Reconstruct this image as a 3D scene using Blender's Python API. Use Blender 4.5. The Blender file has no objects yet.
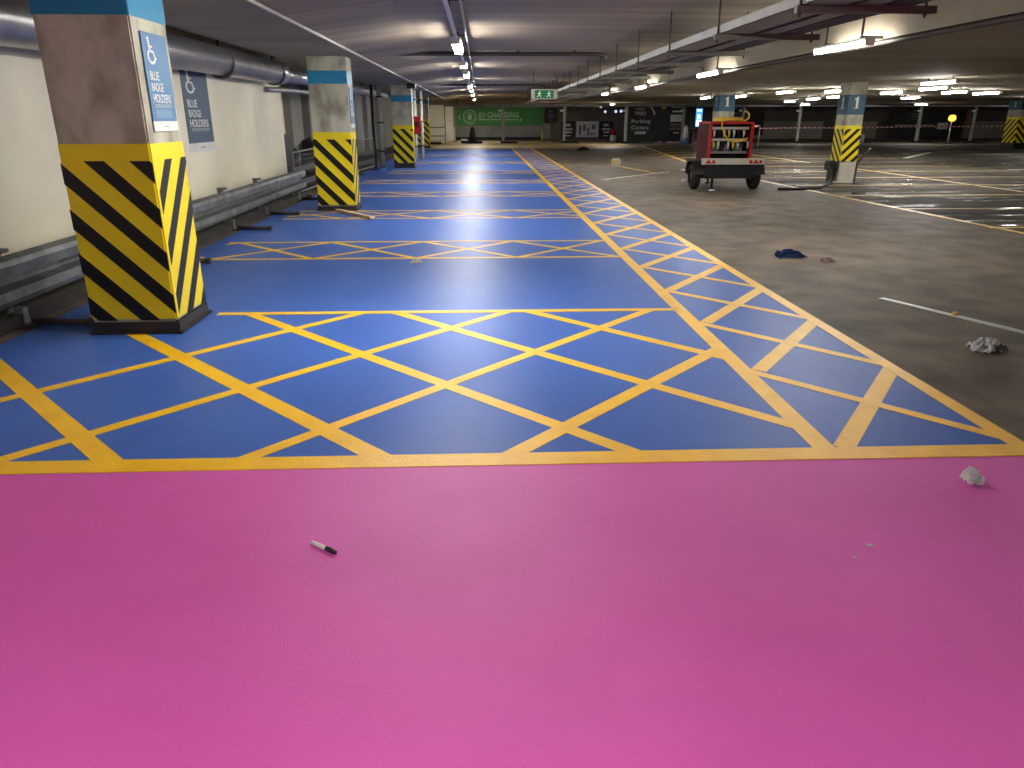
import bpy, bmesh, math, random
from mathutils import Vector, Matrix, noise
C = bpy.context.scene.collection
SC = bpy.context.scene
PI = math.pi

# ---------------------------------------------------------------- camera, world, exposure
F_PX, PITCH, YAW, CAM_H = 735.0, math.radians(19.9643), math.radians(2.3433), 1.6
cam_d = bpy.data.cameras.new('camera'); cam = bpy.data.objects.new('camera', cam_d); C.objects.link(cam)
cam_d.sensor_width = 36.0; cam_d.lens = 36.0 * F_PX / 1024.0; cam_d.clip_start = 0.05; cam_d.clip_end = 300
cam.location = (0, 0, CAM_H)
cam.rotation_euler = (PI/2 - PITCH, 0, -YAW)
SC.camera = cam
world = bpy.data.worlds.new('world'); SC.world = world; world.use_nodes = True
world.node_tree.nodes['Background'].inputs[0].default_value = (0.5, 0.52, 0.55, 1)
world.node_tree.nodes['Background'].inputs[1].default_value = 0.05
SC.view_settings.view_transform = 'Standard'; SC.view_settings.look = 'None'
SC.view_settings.gamma = 1.0; SC.view_settings.use_curve_mapping = False
SC.view_settings.exposure = 2.62
LAMP_STRENGTH = 26.0

# ---------------------------------------------------------------- helpers
def lin(c):
    return tuple((v/12.92 if v <= 0.04045 else ((v+0.055)/1.055)**2.4) for v in c)
def rgb(r, g, b): return lin((r/255, g/255, b/255))

def mat(name, col, rough=0.6, metal=0.0, col2=None, nscale=6.0, mix=(0.35, 0.7), bump=0.0, bscale=60.0,
        rough2=None, rscale=2.0, rpos=(0.4, 0.62), stretch=(1, 1, 1), detail=6.0, spec=0.5):
    m = bpy.data.materials.new(name); m.use_nodes = True
    nt = m.node_tree; b = nt.nodes['Principled BSDF']
    b.inputs['Base Color'].default_value = (*col, 1); b.inputs['Roughness'].default_value = rough
    b.inputs['Metallic'].default_value = metal
    b.inputs['Specular IOR Level'].default_value = spec
    tc = nt.nodes.new('ShaderNodeTexCoord'); mp = nt.nodes.new('ShaderNodeMapping')
    mp.inputs['Scale'].default_value = stretch
    nt.links.new(tc.outputs['Object'], mp.inputs['Vector'])
    def nz(scale, det=detail):
        n = nt.nodes.new('ShaderNodeTexNoise'); n.inputs['Scale'].default_value = scale
        n.inputs['Detail'].default_value = det; nt.links.new(mp.outputs[0], n.inputs['Vector']); return n
    def ramp(src, a, bb, ca, cb):
        r = nt.nodes.new('ShaderNodeValToRGB'); r.color_ramp.elements[0].position = a; r.color_ramp.elements[1].position = bb
        r.color_ramp.elements[0].color = (*ca, 1); r.color_ramp.elements[1].color = (*cb, 1)
        nt.links.new(src.outputs['Fac'], r.inputs[0]); return r
    if col2 is None: col2 = tuple(v*0.86 for v in col)
    r = ramp(nz(nscale), mix[0], mix[1], col, col2); nt.links.new(r.outputs[0], b.inputs['Base Color'])
    if rough2 is not None:
        rr = ramp(nz(rscale), rpos[0], rpos[1], (rough,)*3, (rough2,)*3); nt.links.new(rr.outputs[0], b.inputs['Roughness'])
    if bump > 0:
        bp = nt.nodes.new('ShaderNodeBump'); bp.inputs['Strength'].default_value = bump; bp.inputs['Distance'].default_value = 0.01
        nt.links.new(nz(bscale, 4).outputs['Fac'], bp.inputs['Height']); nt.links.new(bp.outputs[0], b.inputs['Normal'])
    return m
def emat(name, col, s):
    m = bpy.data.materials.new(name); m.use_nodes = True; b = m.node_tree.nodes['Principled BSDF']
    b.inputs['Base Color'].default_value = (*col, 1); b.inputs['Emission Color'].default_value = (*col, 1)
    b.inputs['Emission Strength'].default_value = s
    return m

class MB:
    """collects shapes into one mesh, with material slots"""
    def __init__(self): self.bm = bmesh.new(); self.mi = 0
    def face(self, pts):
        vs = [self.bm.verts.new(p) for p in pts]
        try:
            f = self.bm.faces.new(vs); f.material_index = self.mi; return f
        except ValueError: return None
    def box(self, x0, x1, y0, y1, z0, z1, bevel=0.0, M=None):
        tmp = bmesh.new(); r = bmesh.ops.create_cube(tmp, size=1.0)
        for v in tmp.verts:
            v.co = Vector(((x0+x1)/2 + v.co.x*(x1-x0), (y0+y1)/2 + v.co.y*(y1-y0), (z0+z1)/2 + v.co.z*(z1-z0)))
        if bevel > 0: bmesh.ops.bevel(tmp, geom=tmp.edges[:], offset=bevel, segments=2, affect='EDGES', clamp_overlap=True)
        self.add(tmp, M); return self
    def add(self, tmp, M=None):
        if M is not None: bmesh.ops.transform(tmp, matrix=M, verts=tmp.verts[:])
        mp = {v: self.bm.verts.new(v.co) for v in tmp.verts}
        for f in tmp.faces:
            try:
                n = self.bm.faces.new([mp[v] for v in f.verts]); n.material_index = self.mi; n.smooth = f.smooth
            except ValueError: pass
        tmp.free()
    def tube(self, pts, r, seg=10, cap=True, closed=False, radii=None):
        pts = [Vector(p) for p in pts]; n = len(pts); rings = []
        prev = None
        for i, p in enumerate(pts):
            if closed: d = pts[(i+1) % n] - pts[i-1]
            else: d = pts[min(i+1, n-1)] - pts[max(i-1, 0)]
            d.normalize()
            if prev is None:
                a = Vector((0, 0, 1)) if abs(d.z) < 0.9 else Vector((1, 0, 0))
                u = d.cross(a).normalized()
            else:
                u = (prev - d*prev.dot(d)).normalized()
            prev = u; w = d.cross(u)
            rr = radii[i] if radii else r
            rings.append([self.bm.verts.new(p + (u*math.cos(2*PI*k/seg) + w*math.sin(2*PI*k/seg))*rr) for k in range(seg)])
        rng = range(n if closed else n-1)
        for i in rng:
            A, B = rings[i], rings[(i+1) % n]
            for k in range(seg):
                f = self.bm.faces.new([A[k], A[(k+1) % seg], B[(k+1) % seg], B[k]]); f.smooth = True; f.material_index = self.mi
        if cap and not closed:
            for R in (rings[0][::-1], rings[-1]):
                f = self.bm.faces.new(R); f.material_index = self.mi
        return self
    def prism(self, poly, z0, z1, M=None):
        """poly: list of (x,y); extruded z0..z1"""
        tmp = bmesh.new()
        a = [tmp.verts.new((x, y, z0)) for x, y in poly]; b = [tmp.verts.new((x, y, z1)) for x, y in poly]
        n = len(poly)
        tmp.faces.new(a[::-1]); tmp.faces.new(b)
        for i in range(n): tmp.faces.new([a[i], a[(i+1) % n], b[(i+1) % n], b[i]])
        self.add(tmp, M); return self
    def build(self, name, mats, parent=None, loc=None, smooth=False):
        bmesh.ops.recalc_face_normals(self.bm, faces=self.bm.faces[:])
        me = bpy.data.meshes.new(name); self.bm.to_mesh(me); self.bm.free()
        for m in (mats if isinstance(mats, (list, tuple)) else [mats]): me.materials.append(m)
        if smooth:
            for p in me.polygons: p.use_smooth = True
        o = bpy.data.objects.new(name, me); C.objects.link(o)
        if parent is not None: o.parent = parent
        if loc is not None: o.location = loc
        return o

def tag(o, label=None, cat=None, group=None, kind=None):
    if label: o['label'] = label
    if cat: o['category'] = cat
    if group: o['group'] = group
    if kind: o['kind'] = kind
    return o
def thing(name, label, cat, loc=(0, 0, 0), group=None, rz=0):
    o = bpy.data.objects.new(name, None); C.objects.link(o); o.location = loc; o.rotation_euler = (0, 0, rz)
    o.empty_display_size = 0.1
    return tag(o, label, cat, group)
def struct(name, mb, m, label=None):
    o = mb.build(name, m); o['kind'] = 'structure'
    if label: o['label'] = label
    return o
def copy_tree(o, parent=None):
    c = o.copy(); C.objects.link(c)
    if parent is not None: c.parent = parent
    for ch in list(o.children): copy_tree(ch, c)
    return c
def frame(o, right, up):
    r = Vector(right).normalized(); u = Vector(up).normalized(); n = r.cross(u)
    M = Matrix(((r.x, u.x, n.x, o[0]), (r.y, u.y, n.y, o[1]), (r.z, u.z, n.z, o[2]), (0, 0, 0, 1)))
    return M
def text_bm(s, height, width=None, depth=0.002, bold=0.0, align='CENTER'):
    cu = bpy.data.curves.new('txt', 'FONT'); cu.body = s; cu.size = 1.0; cu.extrude = 0.0; cu.offset = bold
    cu.resolution_u = 3
    o = bpy.data.objects.new('txt', cu); C.objects.link(o)
    dg = bpy.context.evaluated_depsgraph_get(); dg.update()
    me = bpy.data.meshes.new_from_object(o.evaluated_get(dg))
    bm = bmesh.new(); bm.from_mesh(me); bpy.data.meshes.remove(me); bpy.data.objects.remove(o); bpy.data.curves.remove(cu)
    xs = [v.co.x for v in bm.verts]; ys = [v.co.y for v in bm.verts]
    x0, x1, y0, y1 = min(xs), max(xs), min(ys), max(ys)
    sy = height/(y1-y0); sx = sy if width is None else width/(x1-x0)
    ox = {'CENTER': (x0+x1)/2, 'LEFT': x0}[align]
    for v in bm.verts: v.co = Vector(((v.co.x-ox)*sx, (v.co.y-(y0+y1)/2)*sy, 0))
    r = bmesh.ops.extrude_face_region(bm, geom=bm.faces[:])
    for v in [g for g in r['geom'] if isinstance(g, bmesh.types.BMVert)]: v.co.z += depth
    return bm
def clip_poly(poly, x0, x1, y0, y1):
    def cl(P, ins, inter):
        out = []
        for i in range(len(P)):
            a, b = P[i-1], P[i]
            if ins(b):
                if not ins(a): out.append(inter(a, b))
                out.append(b)
            elif ins(a): out.append(inter(a, b))
        return out
    def ix(v): return lambda a, b: (v, a[1] + (b[1]-a[1])*(v-a[0])/(b[0]-a[0]))
    def iy(v): return lambda a, b: (a[0] + (b[0]-a[0])*(v-a[1])/(b[1]-a[1]), v)
    for ins, it in ((lambda p: p[0] >= x0, ix(x0)), (lambda p: p[0] <= x1, ix(x1)), (lambda p: p[1] >= y0, iy(y0)), (lambda p: p[1] <= y1, iy(y1))):
        if not poly: return []
        poly = cl(poly, ins, it)
    return poly

# ---------------------------------------------------------------- materials
M = {}
M['asphalt'] = mat('worn_concrete_floor', rgb(114, 102, 86), 0.66, col2=rgb(68, 60, 50), nscale=2.2, mix=(0.3, 0.72), bump=0.3, bscale=40, stretch=(1, 1, 1), spec=0.3)
M['wet'] = mat('wet_screed_floor', rgb(76, 69, 58), 0.85, col2=rgb(46, 42, 36), nscale=0.8, bump=0.12, bscale=9, rough2=0.1, rscale=1.1, rpos=(0.56, 0.62), stretch=(0.4, 2.0, 1), spec=0.16)
M['tan'] = mat('tan_floor_coating', rgb(176, 156, 112), 0.5, col2=rgb(150, 130, 92), nscale=0.8, rough2=0.35)
M['pink'] = mat('magenta_floor_paint', rgb(214, 94, 178), 0.5, col2=rgb(205, 86, 168), nscale=1.6, mix=(0.3, 0.7), bump=0.3, bscale=160, spec=0.36)
M['blue'] = mat('blue_floor_paint', rgb(64, 102, 180), 0.40, col2=rgb(58, 94, 170), nscale=1.4, mix=(0.3, 0.7), bump=0.2, bscale=130, spec=0.2)
M['yline'] = mat('yellow_line_paint', rgb(250, 198, 30), 0.34, col2=rgb(238, 182, 24), nscale=5, bump=0.5, bscale=90, spec=0.55)
M['yold'] = mat('worn_yellow_line', rgb(226, 186, 92), 0.4, col2=rgb(176, 146, 80), nscale=4, mix=(0.45, 0.6))
M['wline'] = mat('worn_white_line', rgb(205, 205, 190), 0.45, col2=rgb(150, 150, 136), nscale=5, mix=(0.45, 0.6))
M['ceil'] = mat('board_marked_concrete', rgb(168, 152, 130), 0.7, col2=rgb(128, 116, 100), nscale=1.1, mix=(0.3, 0.7), bump=0.3, bscale=3, stretch=(0.12, 3.0, 1), spec=0.3)
M['soffit'] = mat('smooth_beam_concrete', rgb(160, 150, 128), 0.8, col2=rgb(134, 125, 106), nscale=0.7, stretch=(0.4, 1.5, 1), spec=0.25)
M['wall'] = mat('cream_wall_paint', rgb(240, 232, 208), 0.75, col2=rgb(222, 214, 190), nscale=1.0, mix=(0.35, 0.75), bump=0.12, bscale=20)
M['gwall'] = mat('grey_wall_paint', rgb(150, 148, 140), 0.8, col2=rgb(126, 124, 117), nscale=0.8)
M['dwall'] = mat('dark_wall_cladding', rgb(112, 102, 94), 0.6, col2=rgb(84, 76, 70), nscale=0.6)
M['shutter'] = mat('grey_roller_shutter', rgb(180, 170, 160), 0.5, col2=rgb(150, 142, 134), nscale=0.4)
M['kerb'] = mat('shade_dark_kerb', rgb(54, 51, 47), 0.85, col2=rgb(32, 30, 28), nscale=3, bump=0.3, bscale=25)  # dark kerb, its colour deepened to carry the floor shadow along the wall
M['conc'] = mat('raw_column_concrete', rgb(190, 188, 168), 0.8, col2=rgb(136, 130, 114), nscale=4.5, mix=(0.4, 0.7), bump=0.2, bscale=30, stretch=(1, 1, 0.6))
M['band'] = mat('turquoise_band_paint', rgb(36, 134, 174), 0.45, col2=rgb(32, 126, 166))
M['bandd'] = mat('teal_number_plate', rgb(26, 84, 108), 0.5)
M['hyel'] = mat('hazard_yellow_paint', rgb(246, 222, 24), 0.42, col2=rgb(236, 210, 20), nscale=2)
M['hblk'] = mat('hazard_black_paint', rgb(30, 29, 30), 0.4, spec=0.3)
M['black'] = mat('black_plastic', rgb(26, 26, 27), 0.5)
M['rubber'] = mat('tyre_rubber', rgb(24, 24, 25), 0.8)
M['plinth'] = mat('black_painted_plinth', rgb(42, 38, 36), 0.55, col2=rgb(62, 56, 50), nscale=6, mix=(0.5, 0.8))
M['seal'] = mat('grey_mortar', rgb(120, 112, 100), 0.9)
M['galv'] = mat('galvanised_steel', rgb(122, 125, 123), 0.5, 0.35, col2=rgb(92, 95, 93), nscale=5, mix=(0.4, 0.65))
M['duct'] = mat('zinc_pipe_metal', rgb(176, 174, 176), 0.34, 0.75, col2=rgb(150, 148, 150), nscale=3)
M['dsteel'] = mat('dark_steel', rgb(78, 71, 64), 0.55, 0.3)
M['armm'] = mat('bracket_steel', rgb(125, 121, 106), 0.7, 0.0, spec=0.2)
M['tray'] = mat('tray_steel', rgb(150, 148, 145), 0.45, 0.5)
M['white'] = mat('white_enamel', rgb(226, 224, 216), 0.45)
M['offw'] = mat('off_white_metal', rgb(200, 194, 180), 0.5)
M['sblue'] = mat('slate_blue_sign_vinyl', rgb(74, 118, 156), 0.5, col2=rgb(78, 122, 160))
M['sdark'] = mat('dark_slate_sign_vinyl', rgb(72, 92, 110), 0.5, col2=rgb(76, 96, 114))
M['spale'] = mat('pale_blue_sign_print', rgb(132, 160, 180), 0.5)
M['sgrey'] = mat('greyed_sign_print', rgb(160, 166, 168), 0.5)
M['green'] = mat('green_sign_vinyl', rgb(64, 138, 66), 0.5, col2=rgb(58, 128, 60))
M['pgreen'] = mat('pale_green_print', rgb(178, 210, 176), 0.5)
M['red'] = mat('red_enamel', rgb(190, 30, 34), 0.4, col2=rgb(172, 26, 30))
M['dred'] = mat('faded_red_panel', rgb(84, 40, 38), 0.85, col2=rgb(70, 34, 34), spec=0.1)
M['hose'] = mat('yellow_rubber_hose', rgb(250, 206, 70), 0.5)
M['timber'] = mat('pale_timber', rgb(232, 206, 160), 0.6, col2=rgb(182, 156, 116), nscale=8, stretch=(0.2, 4, 4))
M['strip'] = mat('pale_alloy_strip', rgb(200, 206, 196), 0.4, 0.3)
M['orange'] = mat('orange_plastic', rgb(214, 142, 50), 0.5)
M['ragblue'] = mat('navy_cloth', rgb(26, 46, 104), 0.85, col2=rgb(20, 58, 98), nscale=30)
M['ragpink'] = mat('stained_pink_cloth', rgb(226, 206, 206), 0.8, col2=rgb(134, 84, 90), nscale=40, mix=(0.45, 0.62))
M['raggrey'] = mat('grey_white_cloth', rgb(236, 234, 236), 0.75, col2=rgb(92, 92, 96), nscale=14, mix=(0.5, 0.58))
M['paper'] = mat('crumpled_white_paper', rgb(250, 250, 246), 0.6, col2=rgb(216, 220, 216), nscale=40)
M['hoard'] = mat('charcoal_hoarding', rgb(44, 47, 52), 0.5, col2=rgb(38, 41, 46))
M['print'] = mat('faded_white_print', rgb(222, 222, 222), 0.5)
M['dprint'] = mat('dim_grey_print', rgb(104, 104, 106), 0.5)
M['bronze'] = mat('bronze_print', rgb(148, 112, 88), 0.5)
M['tape_r'] = mat('red_tape', rgb(196, 80, 84), 0.5)
M['amber'] = mat('amber_lens', rgb(220, 140, 30), 0.3)
M['bag'] = mat('black_bin_bag', rgb(28, 28, 30), 0.3, bump=0.4, bscale=12)
M['mesh'] = mat('dark_mesh_wire', rgb(70, 68, 66), 0.5, 0.3)
M['tube'] = emat('lit_lamp_diffuser', (1.0, 0.975, 0.93), LAMP_STRENGTH)
M['screen'] = emat('lit_blue_screen', rgb(70, 140, 220), .30)
M['screenw'] = emat('lit_white_screen', rgb(190, 225, 250), .45)
M['glowA'] = emat('lit_amber_lamp', rgb(255, 190, 70), 0.35)
M['exitg'] = emat('lit_exit_green', rgb(28, 96, 52), 0.06)
M['exitw'] = emat('lit_exit_white', rgb(210, 220, 205), 0.06)
M['warmtxt'] = emat('lit_warm_letters', rgb(235, 170, 150), 0.14)
M['spot'] = emat('lit_spot_face', rgb(200, 220, 255), 0.16)

# ---------------------------------------------------------------- setting
X_L, X_R, Y_B, Y_F = -4.15, 46.0, -9.0, 57.0
b = MB(); b.box(-6.5, X_R+.3, Y_B-.3, Y_F+6, -0.3, 0.0); struct('floor', b, M['asphalt'])
b = MB(); b.prism([(8.0, Y_B), (X_R, Y_B), (X_R, 45.5), (9.7, 45.5), (7.7, 28), (7.7, 18), (8.0, 8)], 0.0, 0.003); struct('floor_wet_bays', b, M['wet'])
b = MB(); b.box(-4.0, 9.0, 41.7, 55.5, 0.0, 0.003); struct('floor_tan_coating', b, M['tan'])
b = MB(); b.box(-3.6, 4.6, Y_B+1, 3.24, 0.0, 0.003); struct('floor_pink_paint', b, M['pink'], 'magenta painted walkway in the foreground')
b = MB(); b.box(-3.6, 2.76, 3.24, 41.6, 0.0, 0.003); struct('floor_blue_paint', b, M['blue'], 'blue painted parking bays along the left wall')

def seg_poly(p, q, w):
    p, q = Vector(p), Vector(q); d = (q-p).normalized(); n = Vector((-d.y, d.x))*w/2
    return [(p+n), (q+n), (q-n), (p-n)]
def lines(name, sets, m, label):
    """sets: list of (z_top, [(p, q, w, cliprect)])"""
    mb = MB()
    for z, ls in sets:
        for p, q, w, cr in ls:
            poly = [tuple(v) for v in seg_poly(p, q, w)]
            if cr: poly = clip_poly(poly, *cr)
            if len(poly) >= 3: mb.prism(poly, 0.0, z)
    o = mb.build(name, m); o['kind'] = 'structure'; o['label'] = label; return o
OUT = 2.765; INN = 1.72
# borders of the lane and of the whole zone
lines('floor_marking', [(0.0060, [((OUT-.0, 3.24), (OUT-.0, 41.6), .10, None)]), (0.0056, [((INN+.02, 3.3), (INN-.01, 41.6), .115, None)]), (0.0064, [((-3.6, 3.30), (OUT+.05, 3.30), .135, None)])],
      M['yline'], 'yellow borders of the blue zone and its cross-hatched lane')
lane = []
k = 0; y = 3.42
lane1, lane2 = [], []
rc = (INN, OUT, 3.3, 41.6)
while y < 41.2:
    lane1.append(((INN+.12, y-.06), (OUT, y+1.19), .105, rc)); lane2.append(((INN, y+1.22), (OUT, y+.02), .08, rc)); y += 1.225
lines('floor_marking', [(0.0048, lane1), (0.0052, lane2)], M['yline'], 'yellow crosses filling the narrow blue lane')
# big cross-hatched crossing
r1 = (-3.6, INN, 3.3, 6.28)
def ln(x0, y0, x1, y1, w): return ((x0, y0), (x1, y1), w, r1)
dn, up_ = [], []
for x3 in (-1.80, -0.48, 0.80, 2.05, 3.2):
    dn.append(ln(x3, 3.3, x3-2.85, 6.3, .115 if x3 < 0 else .095))
for x3 in (-3.75, -2.48, -1.24, 0.09):
    up_.append(ln(x3, 3.3, x3+2.75, 6.3, .085 if x3 < 0 else .1))
lines('floor_marking', [(0.0048, dn), (0.0052, up_), (0.0056, [((-2.28, 6.26), (INN, 6.26), .085, None)])], M['yline'], 'wide yellow cross-hatched crossing nearest the magenta floor')
names = ['second', 'third', 'fourth', 'fifth', 'sixth', 'seventh', 'eighth']
for i, (ya, yb, xl) in enumerate([(8.87, 10.12, -3.4), (12.58, 13.68, -3.3), (16.2, 17.2, -3.2), (19.5, 20.5, -3.1), (22.95, 24.2, -2.8), (28.0, 29.2, -2.8), (33.5, 34.6, -2.8)]):
    rr = (xl, INN, ya, yb); d1, d2 = [], []
    w = .075
    hx = 1.23 if i == 0 else 1.42
    for q in range(-3, 5):
        x0 = (-2.03 if i == 0 else -.86) + q*hx
        d1.append(((x0, ya), (x0+hx, yb), w, rr)); d2.append(((x0, yb), (x0+hx, ya), w, rr))
    lines('floor_marking', [(0.0048, d1), (0.0052, d2), (0.0056, [((xl, ya), (INN, ya), .075, None), ((xl, yb), (INN, yb), .075, None)])], M['yline'],
          'yellow cross-hatched strip across the blue bays, %s from the magenta floor' % names[i])
# worn bay lines on the wet side
ol = [((7.95, 10.0), (7.45, 20.6), .09, None), ((7.98, 4.0), (7.95, 10.0), .09, None)]
ol2 = [((12.3, 9.0), (12.3, 24.5), .09, None)]
cr = []
for k in range(13):
    yy = 6.2 + 2.46*k
    cr.append(((7.8, yy), (12.3, yy), .08, None)); cr.append(((12.3, yy), (17.0, yy), .08, None))
lines('floor_marking', [(0.0056, ol), (0.0060, ol2)], M['yold'], 'long worn yellow bay line on the wet dark floor')
lines('floor_marking', [(0.0052, cr)], M['yold'], 'worn bay divider lines on the wet floor beside the roadway')
cr = []
for k in range(13):
    yy = 22.0 + 2.46*k
    cr.append(((22.5, yy), (27.2, yy), .09, None)); cr.append(((27.2, yy), (32, yy), .09, None))
lines('floor_marking', [(0.0052, cr), (0.0056, [((27.2, 20), (27.2, 50), .09, None), ((17.0, 24), (22.0, 24.4), .09, None), ((17.5, 31), (21.5, 36), .2, None)])], M['wline'], 'faint white bay lines far right on the wet floor')
hz = []
for k in range(7):
    hz.append(((7.8, 29+k*2.0), (9.9, 31+k*2.0), .12, None)); hz.append(((9.9, 31+k*2.0), (12.0, 29+k*2.0), .12, None))
lines('floor_marking', [(0.0052, hz), (0.0056, [((7.74, 28), (9.48, 45), .14, None), ((12.2, 28), (12.2, 44), .12, None)])], M['yold'], 'yellow hatched triangle beyond the red trailer')
lines('floor_marking', [(0.0052, [((3.3, 20.5), (5.9, 23.6), .09, None)])], M['wline'], 'short faint white line on the grey roadway')
lines('floor_marking', [(0.0056, [((4.8, 26.0), (5.3, 22.8), .09, None), ((5.3, 22.8), (6.2, 22.9), .07, None)])], M['yold'], 'short yellow line running from the paint tin on the roadway')
lines('floor_marking', [(0.0056, [((0.5, 42.5), (2.4, 43.2), .12, None), ((2.4, 43.2), (3.3, 46), .12, None)])], M['yold'], 'yellow line on the tan floor at the end of the blue bays')

# kerb and walls
b = MB(); b.box(X_L, -3.72, Y_B, 16.6, 0.0, 0.10); b.box(X_L, -4.05, Y_B, 16.6, 0.10, 0.22); b.box(-5.2, -3.9, 16.6, 40, 0.0, 0.1)
struct('baseboard_left', b, M['kerb'])
b = MB(); b.box(X_L-.3, X_L, Y_B, 16.6, 0.0, 2.74, 0.01)
struct('wall_left', b, M['wall'])
b = MB(); b.box(-5.5, -5.2, 16.3, 21.0, 0, 2.9); b.box(-5.2, -5.18, 16.6, 21, 1.1, 1.13); struct('wall_left_recess', b, M['wall'])
b = MB(); b.box(-5.5, -5.2, 21.0, Y_F, 0, 2.9)
for yy in (21.0, 23.2, 25.6, 28.4, 31.5, 35, 39): b.box(-5.2, -5.0, yy, yy+.45, 0, 2.9)
struct('wall_left_rear', b, M['gwall'])
b = MB(); b.box(-5.5, X_R, Y_B-.3, Y_B, 0, 2.9); struct('wall_back', b, M['wall'])
b = MB(); b.box(X_R, X_R+.3, Y_B, Y_F+4, 0, 2.9); struct('wall_right', b, M['dwall'])
b = MB(); b.box(-5.2, -1.95, Y_F-1.0, Y_F, 0, 2.9); struct('wall_far_cream', b, M['wall'])
b = MB(); b.box(-1.95, 4.6, Y_F, Y_F+.3, 0, 2.9)
for k in range(5): b.box(-1.4+k*1.4, -1.37+k*1.4, Y_F-.02, Y_F, .2, 1.0)
struct('wall_far_grey', b, M['gwall'])
b = MB(); b.box(-1.95, 4.6, Y_F-.06, Y_F, 0.0, .22); struct('baseboard_far', b, M['hblk'])
b = MB(); b.box(4.6, 14.5, Y_F+.0, Y_F+.3, 0, 2.9)
for k in range(4): b.box(5.2+k*2.4, 5.3+k*2.4, Y_F-.05, Y_F, 0, 2.9)
b.box(14.5, X_R, Y_F, Y_F+.3, 0, 2.9); b.box(14.5, X_R, Y_F-.5, Y_F, 2.05, 2.9)
struct('wall_far_dark', b, M['dwall'])
for n, (xa, xb) in enumerate(((20.0, 25.5), (27.6, 29.6), (36.0, 42.0))):
    b = MB(); z = 0.1
    while z < 1.25: b.box(xa, xb, Y_F-.06, Y_F, z, z+.13, 0.02); z += .15
    struct('door_%d' % (n+1), b, M['shutter'], 'grey roller shutter in the dark far wall')
# ceiling: high bay between two lower soffits
ZC, ZL, ZR, EL, ER = 2.76, 2.57, 2.42, -2.05, 4.5
b = MB(); b.prism([(EL, 2.60), (-.9, 2.74), (.3, ZC), (ER, ZC), (ER, ZC+.3), (EL, ZC+.3)], Y_B, Y_F+.3, Matrix(((1, 0, 0, 0), (0, 0, 1, 0), (0, 1, 0, 0), (0, 0, 0, 1)))); struct('ceiling', b, M['ceil'])
b = MB(); b.box(-3.5, EL, Y_B, Y_F+.3, ZL, ZC+.25); b.box(-5.5, -3.5, Y_B, Y_F+.3, 2.74, ZC+.25); struct('ceiling_left_soffit', b, M['soffit'])
b = MB(); b.box(ER, X_R+.3, Y_B, Y_F+.3, ZR, ZC+.25); struct('ceiling_right_soffit', b, M['soffit'])
b = MB()
b.box(-5.2, ER+12, Y_F-5.5, Y_F-5, 2.36, ZC); struct('ceiling_far_beam', b, M['soffit'])

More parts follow.
